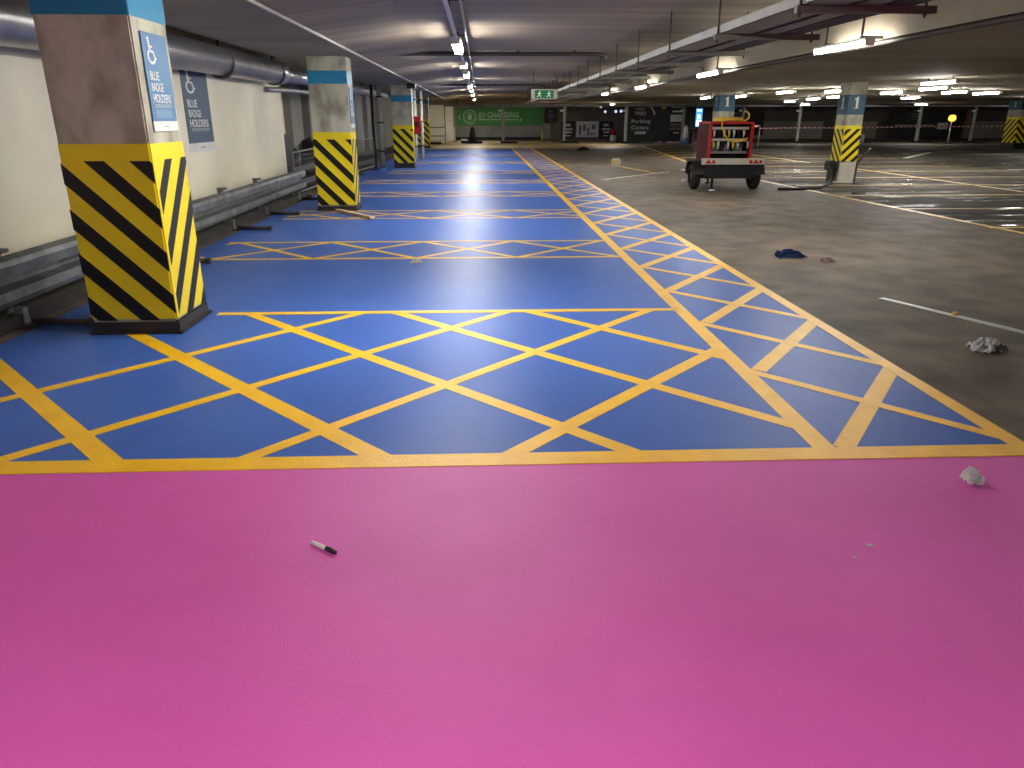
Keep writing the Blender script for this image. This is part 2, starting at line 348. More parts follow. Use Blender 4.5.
# ---------------------------------------------------------------- columns
def stripes(mb, o, right, up, w, z0, z1, phase, rising, margin=0.0, period=.325, blk=.145, depth=.002, sl=1.0):
    """black diagonals clipped to the panel; o is the panel's lower left corner"""
    Mx = frame(o, right, up); k0 = phase
    for k in range(-8, 14):
        c = phase + k*period
        if rising: poly = [(-1, c-blk-sl), (w+1, c-blk+(w+1)*sl), (w+1, c+(w+1)*sl), (-1, c-sl)]
        else: poly = [(-1, c-blk+sl), (w+1, c-blk-(w+1)*sl), (w+1, c-(w+1)*sl), (-1, c+sl)]
        p = clip_poly(poly, margin, w, z0, z1)
        if len(p) >= 3: mb.prism(p, 0.0, depth, Mx)
def column(x0, x1, y0, y1, ztop, yel, band, plinth, label, kind='V', phase=1.285, sign=False, num=None, per=.325):
    t = thing('concrete_column', label, 'column', (0, 0, 0), 'hazard striped columns')
    xm, ym = (x0+x1)/2, (y0+y1)/2
    t.location = (xm, ym, 0)
    def P(mb, name, m, par=t):
        o = mb.build(name, m, par); o.matrix_parent_inverse = Matrix.Translation((-xm, -ym, 0)); return o
    mb = MB(); mb.box(x0, x1, y0, y1, 0.0, ztop, 0.012); sh = P(mb, 'shaft', M['conc'])
    g = .004
    mb = MB(); mb.box(x0-g, x1+g, y0-g, y1+g, yel[0], yel[1], 0.012); mb.mi = 1
    w, d = x1-x0+2*g, y1-y0+2*g
    top = yel[1]-.13*per/.325; bot = yel[0]
    if kind == 'V':     # front falls to the right, right face rises
        stripes(mb, (x0-g, y0-g, 0), (1, 0, 0), (0, 0, 1), w, bot, top, phase, False, 0, per, per*.45)
        stripes(mb, (x1+g, y0-g, 0), (0, 1, 0), (0, 0, 1), d, bot, top, .64, True, .045, .385, .165, sl=1.22)
        stripes(mb, (x0-g, y1+g, 0), (0, -1, 0), (0, 0, 1), d, bot, top, phase-d, True, .05, per, per*.45)
    elif kind == 'R':   # front rises to the right, left face falls towards the corner
        stripes(mb, (x0-g, y0-g, 0), (1, 0, 0), (0, 0, 1), w, bot, top, phase, True, 0.02, per, per*.45)
        stripes(mb, (x0-g, y1+g, 0), (0, -1, 0), (0, 0, 1), d, bot, top, phase+d, False, 0.02, per, per*.45)
    else:               # chevron pointing up at the corner
        stripes(mb, (x0-g, y0-g, 0), (1, 0, 0), (0, 0, 1), w, bot, top, phase, False, 0, per, per*.45)
        stripes(mb, (x0-g, y1+g, 0), (0, -1, 0), (0, 0, 1), d, bot, top, phase-d, True, 0, per, per*.45)
    P(mb, 'hazard_panel', [M['hyel'], M['hblk']])['label'] = 'yellow and black diagonal hazard stripes'
    mb = MB(); mb.box(x0-g, x1+g, y0-g, y1+g, band[0], band[1], 0.006)
    bo = P(mb, 'blue_band', M['band'] if num is None else M['bandd'])
    if plinth == 'black':
        mb = MB(); mb.box(x0-.012, x1+.012, y0-.012, y1+.012, 0.0, yel[0], 0.012)
        mb.box(x0-.035, x1+.04, y0-.03, y1+.03, 0.0, 0.028, 0.01); P(mb, 'plinth', M['plinth'])
    if num:
        h = (band[1]-band[0])
        for (o, r, ww) in (((xm, y0-g-.001, band[0]+h*.6), (1, 0, 0), w), ((x0-g-.001, ym, band[0]+h*.6), (0, -1, 0), d)):
            q = MB(); q.prism([(px_*h*.58, py_*h*.58) for px_, py_ in ((-.09, -.5), (.13, -.5), (.13, .5), (-.02, .5), (-.1, .4), (-.24, .33), (-.24, .2), (-.09, .22))], 0, .003, frame(o, r, (0, 0, 1))); nn = P(q, 'number', M['white'])
            q = MB(); q.box(-ww*.18, ww*.18, -h*.3, -h*.26, 0, .003, M=frame(o, r, (0, 0, 1)))
            P(q, 'caption', M['sgrey'])
    return t
def wheelchair(mb, Mx, s):
    """access symbol, about s tall, on a plane"""
    def disc(cx, cy, r, seg=20): mb.prism([(cx+r*math.cos(2*PI*k/seg), cy+r*math.sin(2*PI*k/seg)) for k in range(seg)], 0, .003, Mx)
    def bar(p, q, w):
        mb.prism([tuple(v) for v in seg_poly(p, q, w)], 0, .003, Mx)
    disc(-.12*s, .42*s, .075*s)
    bar((-.11*s, .35*s), (-.06*s, -.02*s), .12*s); bar((-.09*s, .16*s), (.13*s, .14*s), .06*s)
    bar((-.08*s, -.01*s), (.15*s, -.03*s), .075*s); bar((.13*s, -.0*s), (.25*s, -.28*s), .075*s); bar((.22*s, -.29*s), (.33*s, -.25*s), .06*s)
    a0, a1, n, ro, ri, cx, cy = math.radians(128), math.radians(345), 22, .28*s, .19*s, 0.0, -.2*s
    for k in range(n):
        t0 = a0+(a1-a0)*k/n; t1 = a0+(a1-a0)*(k+1)/n
        mb.prism([(cx+ri*math.cos(t0), cy+ri*math.sin(t0)), (cx+ro*math.cos(t0), cy+ro*math.sin(t0)), (cx+ro*math.cos(t1), cy+ro*math.sin(t1)), (cx+ri*math.cos(t1), cy+ri*math.sin(t1))], 0, .003, Mx)
def badge_sign(o, w, h, label, dark=False):
    """sign facing +X; o is its lower left corner"""
    t = thing('blue_badge_sign', label, 'sign', o, 'blue badge signs')
    Mx = frame((0, 0, 0), (0, 1, 0), (0, 0, 1))
    s = MB(); s.prism([(0, h*.105), (w, h*.105), (w, h), (0, h)], 0, .006, Mx); s.build('panel', M['sdark'] if dark else M['sblue'], t)
    s = MB(); s.prism([(0, 0), (w, 0), (w, h*.105), (0, h*.105)], 0, .0055, Mx); s.build('footer_strip', M['white'], t)
    M2 = Mx @ Matrix.Translation((0, 0, .006))
    s = MB(); wheelchair(s, M2 @ Matrix.Translation((w*.3, h*.82, 0)) @ Matrix.Diagonal((w/h/.5, 1, 1, 1)), h*.28); s.build('access_symbol', M['white'], t)
    s = MB()
    for k, tx in enumerate(('BLUE', 'BADGE', 'HOLDERS')):
        s.add(text_bm(tx, h*.092, w*(.36, .48, .72)[k], .003, .016, 'LEFT'), M2 @ Matrix.Translation((w*.12, h*(.57-.115*k), 0)))
    s.build('lettering', M['white'], t)
    s = MB()
    for k in range(2): s.prism([(w*.14, h*(.268-.02*k)), (w*.85, h*(.268-.02*k)), (w*.85, h*(.28-.02*k)), (w*.14, h*(.28-.02*k))], 0, .002, M2)
    s.build('small_print', M['sgrey'], t)
    s = MB()
    for k in range(5): s.prism([(w*.14, h*(.21-.017*k)), (w*.8, h*(.21-.017*k)), (w*.8, h*(.22-.017*k)), (w*.14, h*(.22-.017*k))], 0, .002, M2)
    s.prism([(w*.42, h*-.055), (w*.6, h*-.055), (w*.6, h*-.045), (w*.42, h*-.045)], 0, .001, M2 @ Matrix.Translation((0, h*.1, 0)))
    s.build('body_print', M['spale'] if not dark else M['sdark'], t)
    return t
column(-3.03, -2.385, 5.67, 6.30, ZL, (.11, 1.43), (2.25, 2.5), 'black', 'nearest square concrete column with yellow-black stripes, beside the large blue badge sign')
column(-2.93, -2.27, 13.7, 14.25, ZL, (.10, 1.36), (2.13, 2.35), 'black', 'second striped concrete column from the camera, beside a timber batten on the blue floor')
column(-2.86, -2.21, 25.6, 26.15, ZL, (.16, 1.36), (2.06, 2.27), 'black', 'third striped concrete column along the left wall, beside the red box')
column(-3.5, -2.78, 42.5, 43.1, ZL, (.12, 1.5), (2.27, 2.46), 'black', 'farthest striped concrete column along the left wall')
column(9.2, 9.64, 19.3, 19.85, ZR, (.52, 1.41), (1.65, 2.13), None, 'striped column numbered 1 standing on a bare concrete foot by the black hose', 'R', .75, num='1', per=.24)
column(8.32, 8.86, 27.0, 27.7, ZR, (.52, 1.41), (1.78, 2.32), None, 'concrete column with teal number 1 plate directly behind the red trailer', 'R', .75, num='1', per=.24)
column(28.35, 29.8, 40.0, 41.0, ZR, (.3, 1.62), (1.95, 2.42), 'black', 'striped column with chevrons pointing up at the right edge of the photo', 'C', 1.5, num='1', per=.34)
badge_sign((-2.377, 5.78, 1.50), .44, .67, 'blue badge holders sign on the nearest column')
badge_sign((X_L+.003, 11.2, 1.12), 1.04, 1.16, 'darker blue badge holders sign on the cream wall behind the nearest column', True)
badge_sign((-2.262, 13.78, 1.42), .40, .66, 'narrow blue badge sign on the side of the second column')

# ---------------------------------------------------------------- guard rail along the wall
t = thing('guard_rail', 'long grey galvanised W-beam crash barrier along the cream wall', 'guard rail', (-3.8, 0, 0))
def wbeam(mb, y0, y1, zc, x, h=.40):
    prof = [(-.02, h/2), (.035, h/2-.03), (.05, h/2-.07), (.045, h*.14), (-.065, .035), (-.065, -.035), (.045, -h*.14), (.05, -h/2+.07), (.035, -h/2+.03), (-.02, -h/2)]
    th = .006
    pts = prof + [(px-th, pz) for px, pz in prof[::-1]]
    A = [mb.bm.verts.new((x+px, y0, zc+pz)) for px, pz in pts]; B = [mb.bm.verts.new((x+px, y1, zc+pz)) for px, pz in pts]
    n = len(pts)
    for i in range(n): mb.bm.faces.new([A[i], A[(i+1) % n], B[(i+1) % n], B[i]])
for k in range(7):
    mb = MB(); y0 = -3.5+k*2.88
    wbeam(mb, y0, min(y0+2.9, 16.3), .37, .05 + (.004 if k % 2 else 0)); r = mb.build('rail', M['galv'], t)
    for dy in (.1, .22):
        for zz in (.5, .27):
            if y0+dy < 16.2: mb = MB(); mb.tube([(.095, y0+dy, zz), (.108, y0+dy, zz)], .012, 8); mb.build('bolt', M['dsteel'], r)
for yy in (0.5, 3.2, 5.97, 8.7, 11.36, 13.16, 15.6):
    mb = MB(); mb.box(-.08, -.03, yy-.05, yy+.05, 0.0, .60); mb.box(-.09, .04, yy-.05, yy+.05, .59, .62, .004); mb.box(-.05, .06, yy-.02, yy+.02, .02, .1)
    mb.box(.02, .09, yy-.035, yy+.035, 0.0, .15); p = mb.build('post', M['galv'], t)
    mb = MB(); mb.tube([(.15, yy-.02, .035), (.62, yy-.06, .035)], .028, 8); mb.box(.60, .66, yy-.1, yy-.03, 0, .07, .01); mb.box(.05, .2, yy-.09, yy+.09, 0, .02)
    mb.build('ground_strut', M['dsteel'], p)

# crowd barriers in the wall recess
def mesh_barrier(x0, y0, x1, y1, h, label, curved=False):
    t = thing('mesh_barrier', label, 'barrier', (x0, y0, 0), 'mesh barriers along the left wall')
    d = Vector((x1-x0, y1-y0, 0)); L = d.length; d.normalize()
    f = MB()
    f.tube([(0, 0, .1), tuple(Vector((0, 0, h))), tuple(d*L+Vector((0, 0, h))), tuple(d*L+Vector((0, 0, .1)))], .02, 8, closed=True)
    f.build('frame', M['galv'], t)
    w = MB(); n = int(L/.1)
    for k in range(1, n): w.tube([tuple(d*(L*k/n)+Vector((0, 0, .1))), tuple(d*(L*k/n)+Vector((0, 0, h)))], .0045, 4)
    for k in range(1, 9): w.tube([(0, 0, .1+(h-.1)*k/9), tuple(d*L+Vector((0, 0, .1+(h-.1)*k/9)))], .0045, 4)
    for zz in (.22, .5): w.box(0, L, -.006, .006, zz, zz+.12, M=frame((0, 0, 0), d, (0, 0, 1)) @ Matrix.Rotation(PI/2, 4, 'X') if False else Matrix.Rotation(math.atan2(d.y, d.x), 4, 'Z'))
    w.build('mesh_infill', M['mesh'], t)
    for q in (.15, .85):
        c = d*(L*q); s = MB(); n_ = Vector((-d.y, d.x, 0))
        s.box(-.25, .25, -.02, .02, 0, .035, .004, Matrix.Translation(c) @ Matrix.Rotation(math.atan2(n_.y, n_.x), 4, 'Z'))
        s.tube([tuple(c+Vector((0, 0, .03))), tuple(c+Vector((0, 0, .12)))], .018, 8); s.build('foot', M['dsteel'], t)
    return t
mesh_barrier(-3.85, 15.9, -3.8, 18.3, .92, 'grey mesh crowd barrier left of the second column')
mesh_barrier(-3.78, 19.0, -3.7, 21.9, .92, 'grey mesh crowd barrier right behind the second column')
mesh_barrier(-3.7, 22.1, -3.45, 25.1, .95, 'grey mesh crowd barrier nearest the third column')
def lump(mb, c, rx, ry, h, seed, rough=.25, sub=3):
    tmp = bmesh.new(); bmesh.ops.create_icosphere(tmp, subdivisions=sub, radius=1)
    for v in tmp.verts:
        n = noise.noise(v.co*1.6+Vector((seed*3.1, seed, 0)))*rough + noise.noise(v.co*4+Vector((seed, 0, 0)))*rough*.4
        p = v.co*(1+n); z = p.z*.5+.5
        v.co = Vector((c[0]+p.x*rx, c[1]+p.y*ry, c[2]+max(0, z)*h))
    for f in tmp.faces: f.smooth = True
    mb.add(tmp)
for i, (x, y, w, h) in enumerate([(-4.72, 17.3, .3, 1.0), (-4.6, 18.5, .33, .98), (-4.5, 20.3, .36, 1.02), (-4.45, 23.0, .34, 1.05), (-4.4, 24.2, .34, 1.14)]):
    mb = MB(); lump(mb, (0, 0, .1), w, .5, h-.1, i+2, .35)
    tie = None
    o = mb.build('rubbish_bag', M['bag'], None, (x, y, 0))
    tag(o, ['black rubbish bag heap left of the second column behind the mesh barrier', 'black rubbish bag heap hidden mostly by the second column', 'black rubbish bag heap just right of the second column',
            'low black rubbish bag heap between second and third columns', 'tallest black rubbish bag heap near the third column'][i], 'rubbish bag', 'rubbish bags behind the mesh barriers')
    k = MB(); k.tube([(0, 0, h-.03), (.03, .02, h+.04), (.08, .05, h+.07)], .03, 8, radii=[.05, .02, .035]); k.build('knot', M['bag'], o)
mb = MB(); mb.box(-.03, .03, 0, .9, .15, 1.25, .01); mb.box(-.05, .05, -.05, .95, .1, .15); mb.box(-.06, .06, .0, .06, 1.25, 1.3)
o = mb.build('leaning_board', M['black'], None, (-4.25, 16.7, 0)); tag(o, 'upright black panel leaning at the end of the cream wall', 'panel')
mb = MB(); mb.box(-.045, .045, -.02, .94, 0, .1)
mb.build('foot', M['black'], o)

# big pipe under the soffit
t = thing('ventilation_pipe', 'large shiny zinc pipe running along the top of the cream wall', 'pipe', (0, 0, 0))
px = -3.83
mb = MB(); mb.tube([(px, -6, 2.30), (px, 5, 2.32), (px, 9.5, 2.37), (px, 15.0, 2.385)], .2, 28); mb.build('pipe_run', M['duct'], t)
mb = MB(); mb.tube([(px, 15.0, 2.385), (px-.01, 15.5, 2.39), (px-.03, 15.9, 2.40)], .2, 28, radii=[.215, .205, .14]); mb.build('reducer', M['duct'], t)
mb = MB(); mb.tube([(px-.03, 15.8, 2.38), (px, 20, 2.4), (px+.03, 27.5, 2.40), (px+.03, 32, 2.4)], .135, 24); mb.build('narrow_pipe', M['duct'], t)
for yy in (0.5, 4, 8, 12, 15):
    mb = MB(); mb.tube([(px, yy-.03, 2.305+.006*max(0, yy-5)), (px, yy+.03, 2.305+.006*max(0, yy-5))], .212, 28); mb.box(px-.012, px+.012, yy-.012, yy+.012, 2.48, 2.74); mb.build('hanger', M['dsteel'], t)
for yy in (18.5, 22, 26):
    mb = MB(); mb.tube([(px, yy-.04, 2.4), (px, yy+.04, 2.4)], .15, 24); mb.box(px-.012, px+.012, yy-.012, yy+.012, 2.5, 2.74); mb.build('hanger', M['dsteel'], t)
# second lower thin pipe
mb = MB(); mb.tube([(-4.09, 15.4, 2.1), (-4.07, 15.5, 2.1), (-4.0, 17, 2.13), (-4.0, 22.5, 2.15), (-4.05, 23.2, 2.15), (-5.0, 23.3, 2.15)], .05, 12)
tag(mb.build('branch_pipe', M['duct']), 'thin grey pipe below the large pipe, left of the second column', 'pipe')
# upright pipes by third column
def upright(name, x, y, r, z1, m, label, cat='pipe'):
    t = thing(name, label, cat, (x, y, 0)); mb = MB(); mb.tube([(0, 0, 0), (0, 0, z1)], r, 12); mb.build('pipe', m, t)
    for zz in (.5, 1.4, 2.2):
        mb = MB(); mb.tube([(0, 0, zz), (0, 0, zz+.05)], r*1.35, 12); mb.build('clamp', M['dsteel'], t)
    return t
upright('downpipe', -3.28, 25.9, .085, ZL, M['offw'], 'pale vertical downpipe left of the third column')
upright('downpipe', -3.5, 25.7, .05, ZL, M['black'], 'black vertical pipe beside the pale downpipe, left of the third column')
upright('downpipe', -2.55, 30.5, .09, ZL, M['offw'], 'white vertical pipe behind the red box')
upright('downpipe', -2.33, 31.2, .07, ZL, M['offw'], 'right white vertical pipe between the third and fourth columns')
mb = MB(); mb.box(-.16, .16, -.1, .1, 0, .64, .02)
o = mb.build('red_box', M['red'], None, (-2.42, 29.9, .98)); tag(o, 'red rectangular box on the white pipes right of the third column', 'box')
mb = MB(); mb.box(-.09, .09, -.105, -.1, .25, .45); mb.box(.17-.01, .18, -.03, .03, .1, .4); mb.build('door_plate', M['dred'], o)
mb = MB(); mb.box(-.05, .05, .1, .5, .05, .6); mb.build('mounting_bracket', M['dsteel'], o)
mb = MB(); mb.box(-.05, .05, -.05, .05, 0, .18, .015); o = mb.build('orange_lamp', M['orange'], None, (-2.45, 41.0, 2.39)); tag(o, 'small orange lamp under the soffit at the fourth column', 'lamp')
mb = MB(); mb.box(-.06, .06, -.06, .06, .17, .18); mb.build('backplate', M['white'], o)
mb = MB(); mb.box(-.09, .09, -.06, .06, 0, .85, .02); mb.tube([(0, 0, -.35), (0, 0, .0)], .03, 8)
o = mb.build('wall_heater', M['offw'], None, (-3.6, 20.6, 1.55)); tag(o, 'small off-white upright tube hanging right of the second column', 'tube')
mb = MB(); mb.box(-.02, .02, -.02, .02, .85, 1.02); mb.build('hanger', M['dsteel'], o)
# conduit on the soffit edge
t = thing('edge_conduit', 'pale conduit along the left soffit edge of the ceiling', 'conduit')
mb = MB(); mb.tube([(-2.03, -4, 2.578), (-2.03, 10, 2.578), (-2.03, 24, 2.578)], .018, 10); mb.tube([(-2.03, 24.6, 2.578), (-2.03, 45, 2.578)], .018, 8); mb.build('conduit', M['offw'], t)
for k in range(14):
    yy = 2+k*1.7; mb = MB(); mb.box(-2.049, -2.008, yy-.015, yy+.015, 2.558, 2.598); mb.build('saddle_clip', M['offw'], t)
mb = MB(); mb.box(-2.2, -1.95, 24.0, 24.6, 2.42, 2.56, .01); mb.build('junction_box', M['black'], t)
# cross pipes below the ceiling
for y, xa, xb, label in ((14.9, EL+.25, 2.2, 'dark pipe crossing the ceiling just past the nearest lit lamp'), (28.9, EL+.1, 2.2, 'dark pipe crossing the ceiling farther along'),):
    mb = MB(); mb.tube([(xa-.22, y-.6, 2.66), (xa, y, 2.70), (xb, y, 2.70), (xb+.15, y+.05, 2.68), (xb+.2, y+.4, 2.66)], .04, 10)
    o = mb.build('ceiling_pipe', M['dsteel']); tag(o, label, 'pipe')
    mb = MB()
    for k in range(4): mb.box(xa+.4+k*1.05, xa+.44+k*1.05, y-.03, y+.03, 2.7, ZC)
    mb.build('clip', M['dsteel'], o)

# ---------------------------------------------------------------- lamps
def make_lamp():
    t = thing('strip_lamp', 'lamp', 'lamp', (0, 0, 0))
    mb = MB(); mb.box(-.055, .055, -.66, .66, -.035, 0.0, .008); mb.build('housing', M['white'], t)
    mb = MB(); n = 10
    poly = [(.052*math.cos(PI+PI*k/n), -.035+.045*math.sin(PI+PI*k/n)) for k in range(n+1)]
    Mx = Matrix(((1, 0, 0, 0), (0, 0, 1, 0), (0, 1, 0, 0), (0, 0, 0, 1)))
    mb.prism(poly, -.64, .64, Mx); mb.build('diffuser', M['tube'], t)
    mb = MB()
    for s in (-1, 1):
        mb = MB(); mb.box(-.053, .053, s*.65-.012, s*.65+.012, -.085, 0.0, .004); mb.build('end_cap', M['white'], t)
    return t
lamp0 = make_lamp(); used = [False]
def place_lamp(x, y, z, label, group):
    o = lamp0 if not used[0] else copy_tree(lamp0); used[0] = True
    o.location = (x, y, z); o.scale = (1, 1, 1); o['label'] = label; o['category'] = 'lamp'; o['group'] = group; return o
ords = ['nearest visible', 'second', 'third', 'fourth', 'fifth', 'farthest']
ZT = 2.60
for i, (y, sy) in enumerate(((11.5, 1.25), (15.5, .5), (18.9, 1.2), (25.6, 1.2), (30.0, 1.2), (35.5, 1.2), (44.5, 1.2), (52.5, 1.2))):
    o = place_lamp(-.31, y, ZT-.005, ('nearest and largest lit strip lamp in the central ceiling row', 'short lit lamp just past the nearest one in the central ceiling row', 'third lit lamp of the central ceiling row, over the blue bays',
        'fourth lit lamp of the central ceiling row, over the blue bays', 'fifth lit lamp of the central ceiling row', 'sixth lit lamp of the central ceiling row', 'second farthest lit lamp of the central ceiling row', 'farthest lit lamp of the central ceiling row, above the green sign')[i], 'central row of strip lamps')
    o.scale = (1.25, sy, 1.1)
for y, lb in ((5.8, 'lit strip lamp overhead just outside the photo, above the crossing'), (-.55, 'lit strip lamp overhead behind the camera in the central row')):
    place_lamp(-.31, y, ZT-.005, lb, 'central row of strip lamps').scale = (1.25, 1.3, 1.1)
t = thing('lamp_trunking', 'white steel trunking carrying the central row of lamps', 'trunking')
mb = MB(); mb.box(-.33, -.29, -5, 50, ZT, ZT+.035, .004); mb.build('channel', M['white'], t)
mb = MB(); mb.tube([(-.18, -5, ZT+.09), (-.18, 50, ZT+.09)], .016, 8); mb.build('conduit', M['offw'], t)
for k in range(14):
    yy = 1.5+k*3.4; mb = MB(); mb.box(-.33, -.29, yy-.02, yy+.02, ZT+.04, ZC); mb.box(-.35, -.15, yy-.015, yy+.015, ZT+.1, ZT+.115); mb.build('hanger', M['dsteel'], t)
ztr = ZR
edge = [(4.26, 9.3, 2.42, 'large lit strip lamp above the roadway, nearest of all on the right'), (4.26, 14.6, 2.40, 'lit strip lamp second along the roadway, left of the nearest right-hand one'),
        (4.26, 20.6, 2.38, 'lit strip lamp third along the roadway, above the charcoal hoarding'), (4.26, 26.4, 2.38, 'lit strip lamp fourth along the roadway row')]
for x, y, z, lb in edge:
    o = place_lamp(x, y, z, lb, 'strip lamps along the roadway edge')
    for sy in (-.45, .45):
        mb = MB(); mb.box(-.02, .238, sy-.02, sy+.02, 0.0, .03); mb.box(-.01, .01, sy-.01, sy+.01, .0, (ZC-z)-.003); mb.build('bracket', M['dsteel'], o)
right = [(9.0, 31.0, 'lit strip lamp left of the teal plate column behind the trailer'), (9.6, 28.6, 'small lit strip lamp above the teal plate column'),
         (9.4, 23.9, 'lit strip lamp right of the teal plate column, above the roadway side bays'), (15.3, 38.2, 'lit strip lamp left of the numbered column, above a barrier post'),
         (14.0, 32.5, 'dim narrow lit strip lamp just left of the numbered column'), (10.5, 22.9, 'upper of two lit strip lamps at the top left of the numbered column'), (13.5, 29.4, 'lower of two lit strip lamps at the top left of the numbered column'),
         (12.9, 24.2, 'lit strip lamp just right of the numbered column'), (10.2, 17.2, 'upper of the bright pair of strip lamps on the right'), (12.1, 20.6, 'lower of the bright pair of strip lamps on the right'),
         (14.6, 23.7, 'lit strip lamp right of the bright pair'), (17.2, 30.8, 'thin lit strip lamp below the gap between the bright pair and the numbered column'), (16.2, 24.6, 'thin lit strip lamp nearest the right edge of the photo'),
         (24.0, 33.0, 'lit strip lamp near the chevron column'), (27.0, 47.0, 'added lit strip lamp deep on the right before the far wall'), (37.0, 47.5, 'added lit strip lamp deepest on the far right'), (20.0, 47.5, 'added lit strip lamp before the dim shop lettering'), (8.0, 47.0, 'added lit strip lamp before the charcoal hoarding'),  # deepest lamps, before the far wall, are added fill for the far end
         (9.5, 9.0, 'lit strip lamp over the wet bays beside the camera, out of the photo'), (16, 14.0, 'lit strip lamp right of the view, out of the photo')]
for x, y, lb in right:
    o = place_lamp(x, y, ztr-.055, lb, 'strip lamps over the wet bays')
    for sy in (-.45, .45):
        mb = MB(); mb.box(-.012, .012, sy-.012, sy+.012, 0, .053); mb.build('stem', M['dsteel'], o)
# ---------------------------------------------------------------- cable tray
t = thing('cable_tray', 'long hanging grey cable tray on trapeze brackets above the roadway', 'cable tray')
def skew(y): return max(0, (y-10))*.012
def run(mb, xa, xb, za, zb):
    ys = [-3, 10, 20, 30, 46]; rings = []
    for y in ys:
        s = skew(y); rings.append([mb.bm.verts.new(p) for p in ((xa+s, y, za), (xb+s, y, za), (xb+s, y, zb), (xa+s, y, zb))])
    for A, B in zip(rings, rings[1:]):
        for k in range(4): mb.bm.faces.new([A[k], A[(k+1) % 4], B[(k+1) % 4], B[k]])
    mb.bm.faces.new(rings[0]); mb.bm.faces.new(rings[-1][::-1])
mb = MB(); run(mb, 2.26, 2.268, 2.335, 2.41); run(mb, 2.26, 2.56, 2.335, 2.34); run(mb, 2.552, 2.56, 2.335, 2.39); mb.build('wide_tray', M['tray'], t)
mb = MB(); run(mb, 2.62, 2.63, 2.335, 2.385); run(mb, 2.62, 2.80, 2.335, 2.342); run(mb, 2.79, 2.80, 2.335, 2.385); mb.build('narrow_tray', M['tray'], t)
for xx, r in ((2.90, .026), (2.98, .02), (3.05, .016)):
    mb = MB(); mb.tube([(xx+skew(y), y, 2.335+r) for y in (-3, 10, 20, 30, 46)], r, 8); mb.build('conduit', M['dsteel'], t)
for xx, r in ((2.33, .014), (2.37, .018), (2.42, .012), (2.47, .016)):
    mb = MB(); mb.tube([(xx+skew(y), y, 2.345+r) for y in (-3, 10, 20, 30, 46)], r, 6); mb.build('cable', M['black'], t)
for k in range(21):
    y = 3.75 + k*1.9 + (0.05 if k > 4 else 0); s = skew(y)
    mb = MB(); mb.box(2.22+s, 3.22+s, y-.025, y+.025, 2.285, 2.335); a = mb.build('bracket_arm', M['armm'], t)
    for xx in (2.25, 3.15):
        mb = MB(); mb.tube([(xx+s, y, 2.26), (xx+s, y, ZC-.002)], .009, 6); mb.tube([(xx+s, y, 2.275), (xx+s, y, 2.295)], .016, 6); mb.build('rod', M['dsteel'], a)
mb = MB(); mb.tube([(ER+.03, -4, 2.388), (ER+.03, 20, 2.388), (ER+.03, 50, 2.388)], .03, 10)
tag(mb.build('soffit_pipe', M['dsteel']), 'dark pipe along the edge of the lower right-hand ceiling', 'pipe')

# exit sign
t = thing('exit_sign', 'green running-man exit sign hanging below the ceiling over the far roadway', 'exit sign', (1.72, 21.0, 2.05))
mb = MB(); mb.box(-.35, .35, 0, .05, 0.0, .25, .01); mb.build('housing', M['offw'], t)
mb = MB(); mb.box(-.25, .25, -.006, 0, .02, .22); p = mb.build('panel', M['exitg'], t)
mb = MB()
Mx = frame((0, -.006, 0), (1, 0, 0), (0, 0, 1)) @ Matrix.Scale(.8, 4)
for sx in (-.16, .16):
    mb.prism([(sx+.02*math.cos(a*PI/5)+.01, .235+.02*math.sin(a*PI/5)) for a in range(10)], 0, .004, Mx)
    for p0, p1, w in (((0, .21), (-.01, .14), .04), ((-.01, .14), (.04, .1), .025), ((.04, .1), (.03, .05), .022), ((-.01, .14), (-.05, .08), .025), ((-.05, .08), (-.09, .08), .02), ((0, .2), (.06, .17), .02), ((0, .2), (-.06, .16), .02)):
        mb.prism([(sx+v.x, v.y) for v in seg_poly(p0, p1, w)], 0, .004, Mx)
mb.build('pictogram', M['exitw'], p)
mb = MB()
for sx in (-.28, .28): mb.tube([(sx, .03, .25), (sx, .03, ZC-2.05)], .008, 6)
mb.build('hanger', M['dsteel'], t)
mb = MB(); mb.box(0, 1.5, -.03, .03, 0, .06); o = mb.build('height_bar', M['bronze'], None, (1.9, 33.0, 2.16)); tag(o, 'short orange-brown bar hanging below the exit sign', 'bar')
mb = MB()
for sx in (.1, 1.4): mb.tube([(sx, 0, .05), (sx, 0, ZC-2.16)], .01, 6)
mb.build('hanger', M['dsteel'], o)

# ---------------------------------------------------------------- red trailer generator
G = (5.75, 17.35, 0)
t = thing('equipment_trailer', 'red wheeled compressor trailer with open back and coiled yellow hose on top', 'trailer', G)
W = .50; D0, D1 = .22, 1.2; ZB, ZTp = .66, 1.5
mb = MB(); mb.box(-W, -W+.03, D0, D1, ZB, ZTp-.03, .012); mb.box(W-.03, W, D0, D1, ZB, ZTp-.03, .012); mb.box(-W+.03, W-.03, D1-.03, D1, ZB, ZTp-.03)
mb.box(-W, W, D0, D1, ZB-.04, ZB); 
for k in range(6): mb.box(-W-.006, -W, D0+.35+k*.2, D0+.43+k*.2, ZB+.2, ZTp-.25, .003)
mb.build('side_panels', M['dred'], t)['label'] = 'dull dark red side panels'
mb = MB(); mb.box(-W-.01, W+.01, D0-.01, D1+.01, ZTp-.04, ZTp, .015); mb.build('roof_panel', M['red'], t)
mb = MB(); mb.box(-W-.012, -W+.05, D0-.03, D0+.02, ZB-.02, ZTp, .008); mb.box(W-.05, W+.012, D0-.03, D0+.02, ZB-.02, ZTp, .008); mb.box(-W+.05, W-.05, D0-.03, D0+.02, ZTp-.055, ZTp, .008)
mb.build('rear_frame', M['red'], t)
mb = MB(); mb.box(-W+.03, W-.03, D0+.5, D0+.54, ZB, ZTp-.05); mb.build('inner_bulkhead', M['black'], t)
